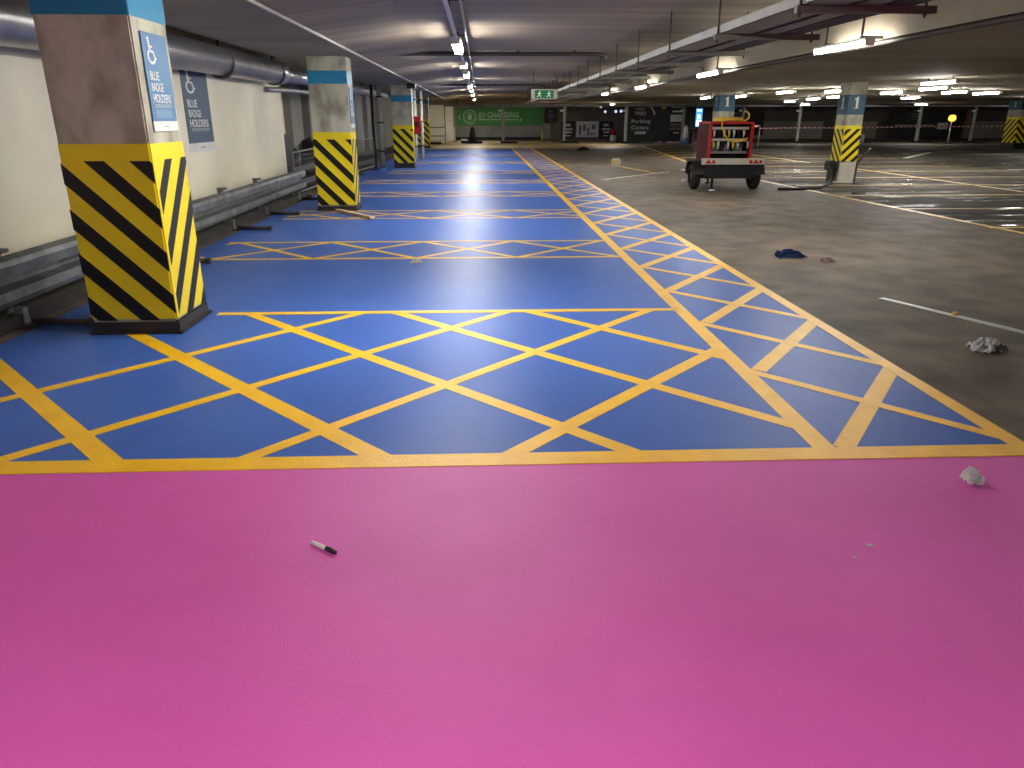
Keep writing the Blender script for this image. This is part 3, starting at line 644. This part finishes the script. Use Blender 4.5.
for zz, m, n in ((1.33, 'offw', 7), (1.08, 'offw', 8), (.80, 'tray', 1)):
    mb = MB(); mb.box(-W+.05, W-.06, D0+.1, D0+.16, zz, zz+.055, .006); r = mb.build('shelf_bar', M[m], t)
    for k in range(n):
        xx = -W+.14+k*.115
        if n > 1:
            q = MB(); q.tube([(xx, D0+.13, zz-.02), (xx, D0+.10, zz-.09), (xx, D0+.12, zz-.17)], .02, 8, radii=[.03, .024, .012]); q.build('tool', M[('hblk', 'white', 'hose', 'white')[(k*3+int(zz*10)) % 4]], r)
mb = MB(); mb.box(-W+.06, -W+.32, D0+.2, D0+.4, .86, 1.02, .02); mb.box(-W+.4, -W+.55, D0+.2, D0+.4, .84, 1.0, .02); mb.box(-W+.66, -W+.86, D0+.2, D0+.4, .84, 1.05, .02); mb.build('engine_block', M['galv'], t)
random.seed(4)
mb = MB(); mb.tube([(-.25, D0-.05, ZTp+.02), (-.25, D0-.06, ZTp-.12), (-.16, D0-.02, 1.22), (-.04, D0+.02, 1.1), (.12, D0, 1.06), (.3, D0+.03, 1.12), (.42, D0+.03, 1.15)], .014, 8); mb.build('hanging_hose', M['hose'], t)
mb = MB(); mb.tube([(-.05+.02*math.sin(k*2.1)+k*.014, D0, 1.09+.025*math.cos(k*1.9)) for k in range(30)], .014, 6); mb.build('hanging_hose', M['hose'], t)
def coil(mb, cx, cy, z, r, turns, th, tilt=0, seed=1):
    random.seed(seed); pts = []
    for k in range(turns*18):
        a = 2*PI*k/18; rr = r*(1+.12*math.sin(k*.37+seed)); pts.append((cx+rr*1.5*math.cos(a), cy+rr*math.sin(a), z+th+.0025*k*(.5)+tilt*math.cos(a)))
    mb.tube(pts, th, 8)
mb = MB(); mb.box(-W-.05, W+.24-.15, D0-.2, D0-.15, 0, 0)
mb = MB(); mb.box(-.70, .76, -.03, .02, .575, .71, .006); bp = mb.build('rear_bumper', M['offw'], t)
for sx in (-1, 1):
    mb = MB(); mb.prism([(sx*.55-.075, .60), (sx*.55+.075, .60), (sx*.55, .69)], 0, .01, frame((0, -.03, 0), (1, 0, 0), (0, 0, 1)))
    mb.build('reflector', M['red'], bp)
    for q in (.43, .66):
        if sx < 0 and q > .5: continue
        mb = MB(); mb.box(sx*q-.035, sx*q+.035, -.045, -.03, .60, .67, .004); mb.build('tail_light', M['red'], bp)
for sx, xx in ((-1, -.84), (1, .57)):
    mb = MB(); n = 28; r0 = .30; yc = .36
    # tyre as a lathe about X
    prof = [(0, .16), (.03, r0*.72), (.02, r0*.92), (.05, r0), (.15, r0), (.18, r0*.92), (.17, r0*.72), (.2, .16)]
    rings = [[mb.bm.verts.new((xx+px_, yc+pr*math.cos(2*PI*k/n), r0+pr*math.sin(2*PI*k/n))) for k in range(n)] for px_, pr in prof]
    for A, B in zip(rings, rings[1:]):
        for k in range(n): f = mb.bm.faces.new([A[k], A[(k+1) % n], B[(k+1) % n], B[k]]); f.smooth = True
    wh = mb.build('wheel', M['rubber'], t)
    mb = MB(); mb.tube([(xx+.04, yc, r0), (xx+.16, yc, r0)], .165, 20); mb.tube([(xx+.02, yc, r0), (xx+.18, yc, r0)], .05, 12); mb.build('wheel_hub', M['dsteel'], wh)
    mb = MB(); pts = []
    for k in range(13):
        a = math.radians(8+164*k/12); pts.append((yc+.36*math.cos(a), r0+.34*math.sin(a)))
    for (a0, z0), (a1, z1) in zip(pts, pts[1:]):
        mb.prism([(xx-.02, 0), (xx+.22, 0), (xx+.22, .001), (xx-.02, .001)], 0, .001, Matrix.Translation((0, 0, -5)))
        vs = [(xx-.03, a0, z0), (xx+.23, a0, z0), (xx+.23, a1, z1), (xx-.03, a1, z1)]
        mb.face(vs)
    bmesh.ops.delete(mb.bm, geom=[v for v in mb.bm.verts if v.co.z < -1], context='VERTS')
    r = bmesh.ops.solidify(mb.bm, geom=mb.bm.faces[:], thickness=.012)
    mb.build('mudguard', M['black'], t)
mb = MB(); mb.box(-.6, .6, .31, .41, .25, .33); mb.box(-.4, -.34, .05, 2.2, .42, .6); mb.box(.34, .4, .05, 2.2, .42, .6); mb.box(-.6, .6, .04, 1.7, .26, .64, .02); mb.build('chassis', M['black'], t)
mb = MB(); mb.tube([(-.34, .25, .42), (-.34, .25, .05)], .03, 8); mb.tube([(-.34, .25, 0.0), (-.34, .25, .05)], .07, 10); mb.build('support_leg', M['black'], t)
mb = MB(); mb.tube([(.05, 1.9, .5), (.05, 1.9, .05)], .03, 8); mb.tube([(.05, 1.9, 0.0), (.05, 1.9, .04)], .06, 10); mb.build('support_leg', M['black'], t)
mb = MB(); mb.box(-.04, .04, 1.7, 3.0, .46, .54); mb.build('drawbar', M['dsteel'], t)
o = thing('hose_coil', 'yellow air hose coiled on top of the red trailer', 'hose', (G[0], G[1]-.06, ZTp))
mb = MB(); coil(mb, .05, .66, .0, .2, 3, .018, .0, 3); coil(mb, -.12, .5, .0, .14, 2, .018, .01, 5); mb.build('coil', M['hose'], o)
mb = MB(); mb.tube([(.33+.1*math.cos(2*PI*k/20), .45, .12+.1*math.sin(2*PI*k/20)) for k in range(20)], .018, 8, closed=True); mb.build('upright_loop', M['hose'], o)
mb = MB(); mb.tube([(.2, .4, .1), (.24, .36, .22), (.27, .36, .3)], .03, 8, radii=[.04, .02, .04]); mb.build('valve', M['black'], o)

# items at the foot of numbered column
mb = MB(); mb.tube([(6.9, 17.35, .03), (7.4, 17.3, .03), (8.0, 17.6, .03), (8.5, 18.3, .04), (8.8, 18.8, .16), (8.95, 19.2, .34), (8.96, 19.36, .40)], .03, 8)
tag(mb.build('black_hose', M['rubber']), 'black hose lying from the red trailer to the numbered column', 'hose')
mb = MB(); mb.box(8.98, 9.17, 19.35, 19.7, .3, .54, .03); o = mb.build('junction_box', M['black']); tag(o, 'black junction box at the left foot of the numbered column', 'box')
mb = MB(); mb.box(9.04, 9.14, 19.4, 19.6, 0, .3); mb.build('stand', M['black'], o)
mb = MB(); mb.tube([(9.74, 19.5, .0), (9.76, 19.5, .5), (9.95, 19.3, .85)], .025, 8); mb.tube([(9.80, 19.6, .0), (9.82, 19.6, .45), (10.02, 19.5, .82)], .02, 8)
tag(mb.build('bent_pipe', M['dsteel']), 'pair of bent dark pipes leaning out right of the numbered column', 'pipe')
mb = MB(); mb.box(9.05, 9.55, 19.15, 19.29, 0, .04, .01); mb.box(9.2, 9.6, 19.27, 19.3, .04, .5, .005); tag(mb.build('foot_casing', M['offw']), 'pale casing with a flat base at the foot of the numbered column', 'casing')

# ---------------------------------------------------------------- litter on the floor
def crumple(name, c, rx, ry, h, seed, m, label, cat):
    mb = MB(); tmp = bmesh.new(); n = 22
    bmesh.ops.create_grid(tmp, x_segments=n, y_segments=n, size=1)
    for v in tmp.verts:
        x, y = v.co.x, v.co.y; q = Vector((x*1.9+seed*7, y*1.9, seed))
        r = math.hypot(x, y); e = 1.0 + .3*noise.noise(Vector((math.atan2(y, x)*1.2, seed, 0)))
        s = e*(1-.25*r*r*.3)
        rdg = abs(noise.noise(q))*1.3 + abs(noise.noise(q*2.3))*.7
        fall = max(0, 1-(max(abs(x), abs(y)))**3)
        z = h*min(1, rdg*1.5)*(.25+.75*fall) + .004
        v.co = Vector((x*rx*s + .3*rx*noise.noise(q*1.3+Vector((9, 0, 0))), y*ry*s + .3*ry*noise.noise(q*1.3+Vector((0, 9, 0))), z))
    for f in tmp.faces: f.smooth = False
    mb.add(tmp); bmesh.ops.solidify(mb.bm, geom=mb.bm.faces[:], thickness=.003)
    zmin = min(v.co.z for v in mb.bm.verts)
    for v in mb.bm.verts: v.co.z -= zmin
    o = mb.build(name, m, None, c); tag(o, label, cat); return o
crumple('blue_rag', (3.74, 8.8, 0), .2, .13, .09, 2, M['ragblue'], 'dark blue crumpled rag on the grey roadway', 'rag')
crumple('stained_cloth', (4.06, 8.46, 0), .075, .07, .055, 5, M['ragpink'], 'small pinkish stained cloth right of the blue rag', 'cloth')
crumple('grey_cloth', (3.68, 5.0, 0), .115, .10, .085, 9, M['raggrey'], 'grey and white crumpled cloth near the pale strip, right side', 'cloth')
crumple('crumpled_foil', (2.265, 2.98, .003), .034, .06, .065, 14, M['paper'], 'crumpled pale scrap of paper on the magenta floor at right', 'paper scrap')
crumple('paper_flake', (1.52, 2.46, .003), .016, .008, .006, 21, M['paper'], 'tiny white flake on the magenta floor right of centre', 'flake')
crumple('paper_flake', (1.42, 2.38, .003), .007, .005, .004, 22, M['paper'], 'tiniest white speck on the magenta floor, left of the larger flake', 'flake')
crumple('white_scrap', (-.75, 8.56, .003), .07, .05, .05, 31, M['paper'], 'small white scrap on the second blue bay', 'paper scrap')
crumple('dark_debris', (5.2, 39.0, 0), .3, .22, .22, 33, M['kerb'], 'small dark heap of debris on the far roadway', 'debris')
crumple('white_scrap', (6.35, 23.7, 0.003), .09, .07, .07, 35, M['paper'], 'small white scrap left of the red trailer', 'paper scrap')
crumple('plastic_wrap', (5.35, 17.2, 0), .12, .08, .05, 37, M['raggrey'], 'pale scrap lying below the red trailer', 'scrap')
crumple('clear_scrap', (5.35, 19.6, 0), .1, .1, .12, 38, M['raggrey'], 'pale plastic scrap on the roadway beyond the left wheel of the red trailer', 'scrap')
# marker pen
t = thing('marker_pen', 'white marker pen with black cap on the magenta floor', 'pen', (-.635, 2.52, .012)); t.rotation_euler = (0, 0, math.atan2(2.48-2.565, -.575+.69))
mb = MB(); mb.tube([(-.072, 0, 0), (-.068, 0, 0), (.012, 0, 0)], .0085, 16, radii=[.005, .0085, .0085]); mb.build('barrel', M['white'], t)
mb = MB(); mb.tube([(.012, 0, 0), (.06, 0, 0), (.066, 0, 0)], .0095, 16, radii=[.0095, .009, .006]); mb.box(.014, .05, -.002, .002, .009, .0125); mb.build('cap', M['black'], t)
# timber batten, strip, tin
t = thing('timber_batten', 'pale timber batten lying on the blue floor by the second column', 'timber', (-2.2, 13.05, .005)); t.rotation_euler = (0, 0, math.atan2(12.5-13.58, -1.84+2.6))
mb = MB(); mb.box(-.66, .66, -.045, .045, 0, .045, .003); mb.build('batten', M['timber'], t)
mb = MB(); mb.box(.62, .69, -.045, .045, 0, .04, .004); mb.build('end_block', M['timber'], t)
t = thing('metal_strip', 'long pale metal straightedge lying on the grey roadway', 'metal strip', (4.2, 5.55, 0)); t.rotation_euler = (0, 0, math.atan2(5.41-6.59, 4.26-3.73))
mb = MB(); mb.box(-1.15, 1.15, -.032, .032, 0, .01, .002); mb.build('strip', M['strip'], t)
mb = MB()
for k in range(9): mb.box(-1.05+k*.26, -1.03+k*.26, -.023, -.018, .008, .012)
mb.build('rib', M['strip'], t)
t = thing('orange_stopper', 'small orange cap beside the pale metal straightedge', 'cap', (4.035, 5.95, .0))
mb = MB(); mb.tube([(0, 0, 0), (0, 0, .03), (0, 0, .035)], .025, 14, radii=[.026, .024, .018]); mb.build('plug', M['orange'], t)
t = thing('paint_tin', 'small white and yellow paint tin on the far grey roadway', 'tin', (4.55, 25.6, 0))
mb = MB(); mb.box(-.14, .14, -.12, .12, 0, .27, .02); mb.build('tin', M['offw'], t)
mb = MB(); mb.box(-.12, .0, -.125, -.12, .12, .25); mb.build('label_patch', M['hose'], t)
mb = MB(); mb.box(-.12, .12, -.1, .1, .27, .285, .005); mb.build('lid', M['white'], t)

# ---------------------------------------------------------------- far end
# green sign
t = thing('charging_sign', 'wide green wall sign reading EV CHARGING at the far end', 'sign', (-1.72, Y_F-.02, 1.0))
Mx = frame((0, 0, 0), (1, 0, 0), (0, 0, 1))
mb = MB(); mb.prism([(0, 0), (6.3, 0), (6.3, 1.25), (0, 1.25)], 0, .03, Mx); mb.build('panel', M['green'], t)
M2 = Mx @ Matrix.Translation((0, 0, .03))
mb = MB(); mb.add(text_bm('EV CHARGING', .36, 2.9, .004, .015, 'LEFT'), M2 @ Matrix.Translation((1.65, .74, 0)))
mb.prism([(.12, .58), (.3, .78), (.3, .7), (.2, .58), (.3, .46), (.3, .38)], 0, .004, M2)
mb.prism([(4.6, .30), (4.7, .30), (4.76, .50), (4.66, .50)], 0, .004, M2)
mb.build('lettering', M['pgreen'], t)
mb = MB()
def ring(mb, cx, cy, ro, ri, Mq, n=28):
    for k in range(n):
        a, c_ = 2*PI*k/n, 2*PI*(k+1)/n
        mb.prism([(cx+ri*math.cos(a), cy+ri*math.sin(a)), (cx+ro*math.cos(a), cy+ro*math.sin(a)), (cx+ro*math.cos(c_), cy+ro*math.sin(c_)), (cx+ri*math.cos(c_), cy+ri*math.sin(c_))], 0, .004, Mq)
ring(mb, .98, .6, .5, .45, M2); ring(mb, .98, .6, .36, .33, M2)
mb.prism([(.86, .42), (1.1, .42), (1.14, .62), (1.06, .78), (.9, .78), (.82, .62)], 0, .004, M2); mb.box(.88, .92, .78, .88, 0, .004, M=M2); mb.box(1.04, 1.08, .78, .88, 0, .004, M=M2)
mb.build('plug_emblem', M['pgreen'], t)
mb = MB()
for k in range(15): mb.box(1.65+k*.195, 1.65+k*.195+.15, .38, .46, 0, .003, M=M2)
mb.build('small_print', M['pgreen'], t)
# barrier posts
def barrier_post(x, label):
    t = thing('fence_post', label, 'post', (x, 50, 0), 'posts of the temporary barrier')
    mb = MB(); mb.box(-.09, .09, -.06, .06, .06, 2.22, .01); mb.build('pole', M['gwall'], t)
    mb = MB(); mb.box(-.18, .95, -.25, .25, 0, .13, .03); mb.build('foot_block', M['rubber'], t)
    mb = MB(); mb.box(-.3, -.05, -.12, -.06, 1.93, 2.03, .01); mb.build('lamp_head', M['white'], t)
    return t
pl = ['grey barrier post in front of the green sign', 'grey barrier post right of the green sign', 'grey barrier post left of the charcoal hoarding lettering', 'grey barrier post right of the hoarding price poster',
      'grey barrier post hidden behind the numbered column row', 'grey barrier post left of the numbered column', 'grey barrier post right of the numbered column, partly hidden', 'grey barrier post left of the amber lamp', 'grey barrier post left of the chevron column']
for i, x in enumerate((1.47, 5.42, 9.4, 13.13, 17.0, 20.75, 24.8, 28.75, 32.4)): barrier_post(x, pl[i])
mb = MB(); mb.box(-2.3, 40, 49.93, 50.07, 2.22, 2.34, .01); o = mb.build('barrier_rail', M['galv']); tag(o, 'long horizontal rail across the tops of the barrier posts', 'rail')
mb = MB()
for k in range(6): mb.box(-1.5+k*7.5, -1.44+k*7.5, 49.97, 50.03, 2.33, ZR if k else ZC)
mb.build('hanger', M['dsteel'], o)
mb = MB(); mb.box(-.75, .65, -.25, .25, 0, .14, .04); o = mb.build('rubber_block', M['rubber'], None, (-.5, 50, 0)); tag(o, 'black rubber block lying on the tan floor before the green sign', 'block')
mb = MB(); mb.tube([(0, 0, .14), (0, 0, .9), (0, 0, 1.0)], .12, 14, radii=[.26, .13, .05]); mb.build('dark_post', M['black'], o)
mb = MB(); lump(mb, (-.55, -.1, .12), .25, .2, .16, 3); mb.build('white_bag', M['white'], o)
# cage/trolley frame left of the green sign
t = thing('mesh_gate', 'grey tubular mesh gate standing before the cream far wall', 'gate', (-2.9, 48, 0))
mb = MB(); mb.tube([(-.6, 0, 0.03), (-.6, 0, 2.3), (.75, 0, 2.3), (.75, 0, 0.03)], .04, 8, closed=True); mb.tube([(-.6, 0, 1.0), (.75, 0, 1.0)], .03, 8); mb.tube([(-.6, 0, .5), (.75, 0, .5)], .03, 8); mb.build('frame', M['galv'], t)
mb = MB()
for k in range(1, 9): mb.tube([(-.6+k*.15, 0, .03), (-.6+k*.15, 0, 2.3)], .006, 4)
mb.build('mesh_infill', M['mesh'], t)
mb = MB(); mb.box(-.5, .5, -.2, .2, .0, .14, .03); mb.build('foot_block', M['rubber'], t)
mb = MB(); mb.box(-.06, .06, -.03, .03, 0, .95, .01); o = mb.build('marker_board', M['offw'], None, (-1.75, 53, 0)); tag(o, 'small pale upright board left of the green sign', 'board')
mb = MB(); mb.box(-.15, .15, -.15, .15, 0, .05, .01); mb.build('base', M['rubber'], o)
mb = MB(); mb.tube([(0, 0, 0.04), (0, 0, .7)], .05, 10); o = mb.build('yellow_bollard', M['hose'], None, (4.35, 54.5, 0)); tag(o, 'slim yellow bollard under the right end of the green sign', 'bollard')
mb = MB(); mb.box(-.14, .14, -.14, .14, 0, .04, .01); mb.build('base', M['rubber'], o)

def poster(name, x, y, z, w, h, m, label, content, mp='print', frame_m=None):
    t = thing(name, label, 'poster', (x, y, z)); Mq = frame((0, 0, 0), (1, 0, 0), (0, 0, 1))
    mb = MB(); mb.prism([(0, 0), (w, 0), (w, h), (0, h)], 0, .025, Mq); mb.build('board', m, t)
    Mr = Mq @ Matrix.Translation((0, 0, .025)); mb = MB()
    for (cx, cy, bw, bh) in content: mb.prism([(cx*w, cy*h), ((cx+bw)*w, cy*h), ((cx+bw)*w, (cy+bh)*h), (cx*w, (cy+bh)*h)], 0, .003, Mr)
    mb.build('print', M[mp], t); return t
blk = [(.3, .72, .35, .14), (.2, .5, .6, .1), (.3, .32, .42, .1), (.3, .14, .35, .06)]
poster('wall_poster', 4.72, Y_F-.03, 1.2, .9, 1.0, M['black'], 'black poster high on the wall just right of the green sign', blk, 'dprint')
poster('wall_poster', 5.95, Y_F-.03, .1, 1.05, 1.2, M['black'], 'black poster low on the wall, left of the pale map board', blk)
poster('wall_poster', 8.75, Y_F-.03, .1, 1.05, 1.2, M['black'], 'black poster low on the wall, right of the pale map board', blk)
poster('map_board', 7.05, Y_F-.08, .2, 1.65, 1.1, M['print'], 'pale grey map board low on the dark far wall', [(.12, .15, .1, .6), (.3, .4, .12, .4), (.5, .1, .08, .5), (.7, .5, .15, .3), (.62, .15, .2, .1)], 'dprint')
mb = MB(); mb.box(4.62, 5.15, Y_F-.04, Y_F, .12, 1.15)
o = mb.build('lower_wall_panel', M['gwall']); tag(o, 'grey lower wall panel right of the green sign', 'panel')
# vending glow and spots behind
for i, (x, z, w) in enumerate(((9.05, 1.95, .09), (8.75, 2.3, .09), (9.75, 1.97, .1), (10.1, 1.99, .1))):
    mb = MB(); mb.tube([(0, 0, 0), (0, .06, 0)], w, 12); o = mb.build('spot_lamp', M['spot'], None, (x*1.08-.9, 55.2, z)); tag(o, ['pale spot lamp lower left in the dark far bay', 'blue-white spot lamp topmost in the dark far bay', 'left of two bright spot lamps by the far hoarding', 'right of two bright spot lamps by the far hoarding'][i], 'lamp')
    mb = MB(); mb.box(-.02, .02, .02, .06, w*.9, 2.9-z if False else ZR-z); mb.build('stem', M['dsteel'], o)
# red-white bollard
mb = MB(); mb.tube([(0, 0, 0), (0, 0, .42)], .2, 14, radii=[.24, .2]); o = mb.build('safety_bollard', M['white'], None, (9.3, 54.0, 0)); tag(o, 'small red and white bollard at the left foot of the hoarding', 'bollard')
mb = MB(); mb.tube([(0, 0, .42), (0, 0, .8)], .17, 14, radii=[.2, .14]); mb.build('red_top', M['red'], o)

# charcoal hoarding box
HX0, HX1, HY = 9.9, 14.2, 52.5
t = thing('hoarding_wall', 'charcoal information hoarding with white lettering at the far end', 'hoarding', (HX0, HY, 0))
mb = MB(); mb.box(0, HX1-HX0, 0, .3, 0, ZR); mb.build('panel', M['hoard'], t)
Mx = frame((0, -.001, 0), (1, 0, 0), (0, 0, 1))
mb = MB()
mb.add(text_bm('THIS', .12, .6, .004, 0.02), Mx @ Matrix.Translation((.9, 2.1, 0))); mb.add(text_bm('WAY', .26, .8, .004, .03), Mx @ Matrix.Translation((.95, 1.83, 0)))
mb.add(text_bm('Parking', .3, 1.3, .004, .03), Mx @ Matrix.Translation((1.0, 1.30, 0))); mb.add(text_bm('Centre', .27, 1.2, .004, .03), Mx @ Matrix.Translation((.95, .93, 0)))
mb.build('lettering', M['print'], t)
mb = MB(); mb.box(.6, 1.35, .5, .68, 0, .004, M=Mx); mb.build('badge', M['print'], t)
mb = MB(); mb.tube([(1.45, -.02, 2.36), (1.62, -.02, 2.25), (1.8, -.02, 2.0), (1.9, -.02, 1.75)], .05, 8, radii=[.1, .07, .05, .06]); mb.build('curved_arrow', M['white'], t)
mb = MB(); mb.prism([(2.35, 2.12), (2.65, 2.12), (2.5, 2.38)], 0, .006, Mx); mb.build('warning_triangle', M['hose'], t)
pp = MB(); pp.box(2.95, 3.95, -.02, 0, .45, 2.1, .005); pn = pp.build('tariff_board', M['black'], t)
pp = MB(); pp.box(3.0, 3.9, -.028, -.02, 1.3, 1.75); pp.box(3.1, 3.75, -.028, -.02, 1.9, 2.0); pp.box(3.25, 3.65, -.028, -.02, .55, .63); pp.box(3.05, 3.8, -.028, -.02, 2.2, 2.3); pp.build('tariff_print', M['print'], pn)
pp = MB(); pp.box(3.0, 3.9, -.028, -.02, 1.08, 1.18); pp.box(2.98, 3.88, -.028, -.02, .78, .88); pp.box(3.0, 3.9, -.027, -.02, .95, 1.0); pp.build('tariff_stripe', M['bronze'], pn)
# lit blue screen and kiosk
t = thing('lit_screen', 'tall glowing blue and white screen right of the hoarding', 'screen', (14.1, 50.6, 1.0))
mb = MB(); mb.box(-.08, .55, 0, .15, -.05, 1.2, .02); mb.build('case', M['black'], t)
mb = MB(); mb.box(0, .42, -.01, 0, .0, 1.12); p = mb.build('display', M['screen'], t)
mb = MB(); mb.box(.05, .38, -.014, -.01, .04, .42); mb.box(.05, .36, -.014, -.01, .95, 1.05); mb.box(.1, .3, -.014, -.01, .5, .75); mb.build('display_content', M['screenw'], p)
mb = MB(); mb.box(.15, .3, .04, .1, -1.0, -.05); mb.build('stand', M['black'], t)
t = thing('kiosk_counter', 'low black counter below the glowing blue screen', 'counter', (14.2, 51.5, 0))
mb = MB(); mb.box(0, 2.2, 0, .6, 0, .85, .02); mb.build('body', M['black'], t); mb = MB(); mb.box(-.05, 2.25, -.05, .65, .85, .9, .01); mb.build('top', M['gwall'], t)
t = thing('wrapped_cone', 'white and blue wrapped cone standing left of the black counter', 'cone', (12.95, 48.5, 0))
mb = MB(); mb.tube([(0, 0, .35), (0, 0, .8), (0, 0, 1.0)], .2, 14, radii=[.19, .14, .12]); mb.build('white_sleeve', M['white'], t)
mb = MB(); mb.tube([(0, 0, 0), (0, 0, .35)], .22, 14, radii=[.22, .19]); mb.build('blue_base', M['sblue'], t)
mb = MB(); mb.tube([(0, 0, 1.0), (0, 0, 1.12)], .1, 12, radii=[.12, .06]); mb.build('grey_cap', M['sgrey'], t)
for i, (x, y) in enumerate(((11.3, 48.6), (11.9, 48.2), (12.4, 48.4), (13.6, 48.0))):
    crumple('rubble_piece', (x, y, .003), .25, .2, .18, 50+i, M['ragpink'], ['leftmost pinkish rubble piece at the hoarding foot', 'second pinkish rubble piece at the hoarding foot', 'pinkish rubble piece just left of the wrapped cone', 'pinkish rubble piece right of the wrapped cone'][i], 'rubble')
# right background
t = thing('shop_fascia_sign', 'dim warm lettering on a black panel right of the red trailer', 'sign', (17.6, Y_F-.53, .35))
mb = MB(); mb.box(0, 3.2, 0, .05, 0, 1.6); mb.build('board', M['black'], t)
mb = MB(); mb.add(text_bm('Hot Shop & Rear', .24, 2.7, .004, .03, 'LEFT'), frame((.2, -.001, .62), (1, 0, 0), (0, 0, 1))); mb.build('lettering', M['warmtxt'], t)
t = thing('shop_window_sign', 'faint white lettering on black glass by the amber lamp', 'sign', (30.3, Y_F-.53, .15))
mb = MB(); mb.box(0, 5.6, 0, .05, 0, 1.85); mb.build('board', M['black'], t)
mb = MB(); mb.add(text_bm('department store', .26, 2.9, .004, .03, 'LEFT'), frame((.4, -.001, .85), (1, 0, 0), (0, 0, 1))); mb.build('lettering', M['print'], t); mb = MB(); mb.box(3.6, 4.4, -.01, 0, .6, 1.05); mb.build('badge', M['print'], t)
poster('shop_poster', 18.0, Y_F-.54, 1.0, 1.3, 1.1, M['black'], 'dark poster with crest on the far wall right of the trailer', blk, 'dprint')
poster('shop_poster', 31.5, Y_F-.54, 1.25, 1.2, 1.0, M['hoard'], 'dark poster above the faint white lettering, right of the amber lamp', blk, 'dprint')
mb = MB(); mb.box(0, .3, 0, .2, 0, 2.3, .01); o = mb.build('timber_post', M['bronze'], None, (35.9, Y_F-.8, 0)); tag(o, 'brown timber post left of the chevron column', 'post')
mb = MB(); mb.box(-.05, .35, -.05, .25, 0, .1); mb.build('base', M['rubber'], o)
t = thing('amber_beacon', 'glowing amber lamp on a slim stand before the far wall', 'lamp', (30.0, 48.5, 0))
mb = MB(); mb.tube([(0, 0, .03), (0, 0, 1.4)], .035, 8); mb.build('pole', M['offw'], t)
mb = MB(); mb.tube([(0, -.1, 1.53), (0, .1, 1.53)], .2, 16); mb.build('lens', M['glowA'], t)
mb = MB(); mb.box(-.25, .25, -.25, .25, 0, .05, .01); mb.build('base', M['rubber'], t)
# barrier tape
t = thing('barrier_tape', 'red and white barrier tape strung across the far wet bays', 'tape')
mb = MB(); n = 110
for k in range(n):
    x0 = 15.3+k*.135; z = .98+.015*math.sin(k*.12)+.0012*k; z1 = .98+.015*math.sin((k+1)*.12)+.0012*(k+1); mb.mi = k % 2
    mb.face([(x0, 42, z), (x0+.135, 42, z1), (x0+.135, 42, z1+.06), (x0, 42, z+.06)])
bmesh.ops.remove_doubles(mb.bm, verts=mb.bm.verts[:], dist=.0005)
bmesh.ops.solidify(mb.bm, geom=mb.bm.faces[:], thickness=.002)
mb.build('ribbon', [M['white'], M['tape_r']], t)
for i, x in enumerate((15.3, 30.1)):
    mb = MB(); mb.tube([(0, 0, .04), (0, 0, 1.15)], .03, 8); o = mb.build('tape_stand', M['offw'], None, (x, 42.03, 0)); tag(o, ['slim pale stand holding the left end of the barrier tape', 'slim pale stand holding the right end of the barrier tape'][i], 'stand')
    mb = MB(); mb.tube([(0, 0, 0), (0, 0, .04)], .18, 14); mb.build('base', M['rubber'], o)
mb = MB(); mb.tube([(0, 0, 0.0), (0, 0, .55), (0, 0, .62)], .2, 12, radii=[.22, .26, .2]); o = mb.build('pale_bin', M['raggrey'], None, (23.2, 46.5, 0)); tag(o, 'pale small bin right of the numbered column, near the far wall', 'bin')
mb = MB(); mb.box(-.05, .05, -.02, .02, .6, .95); mb.build('handle', M['dsteel'], o)
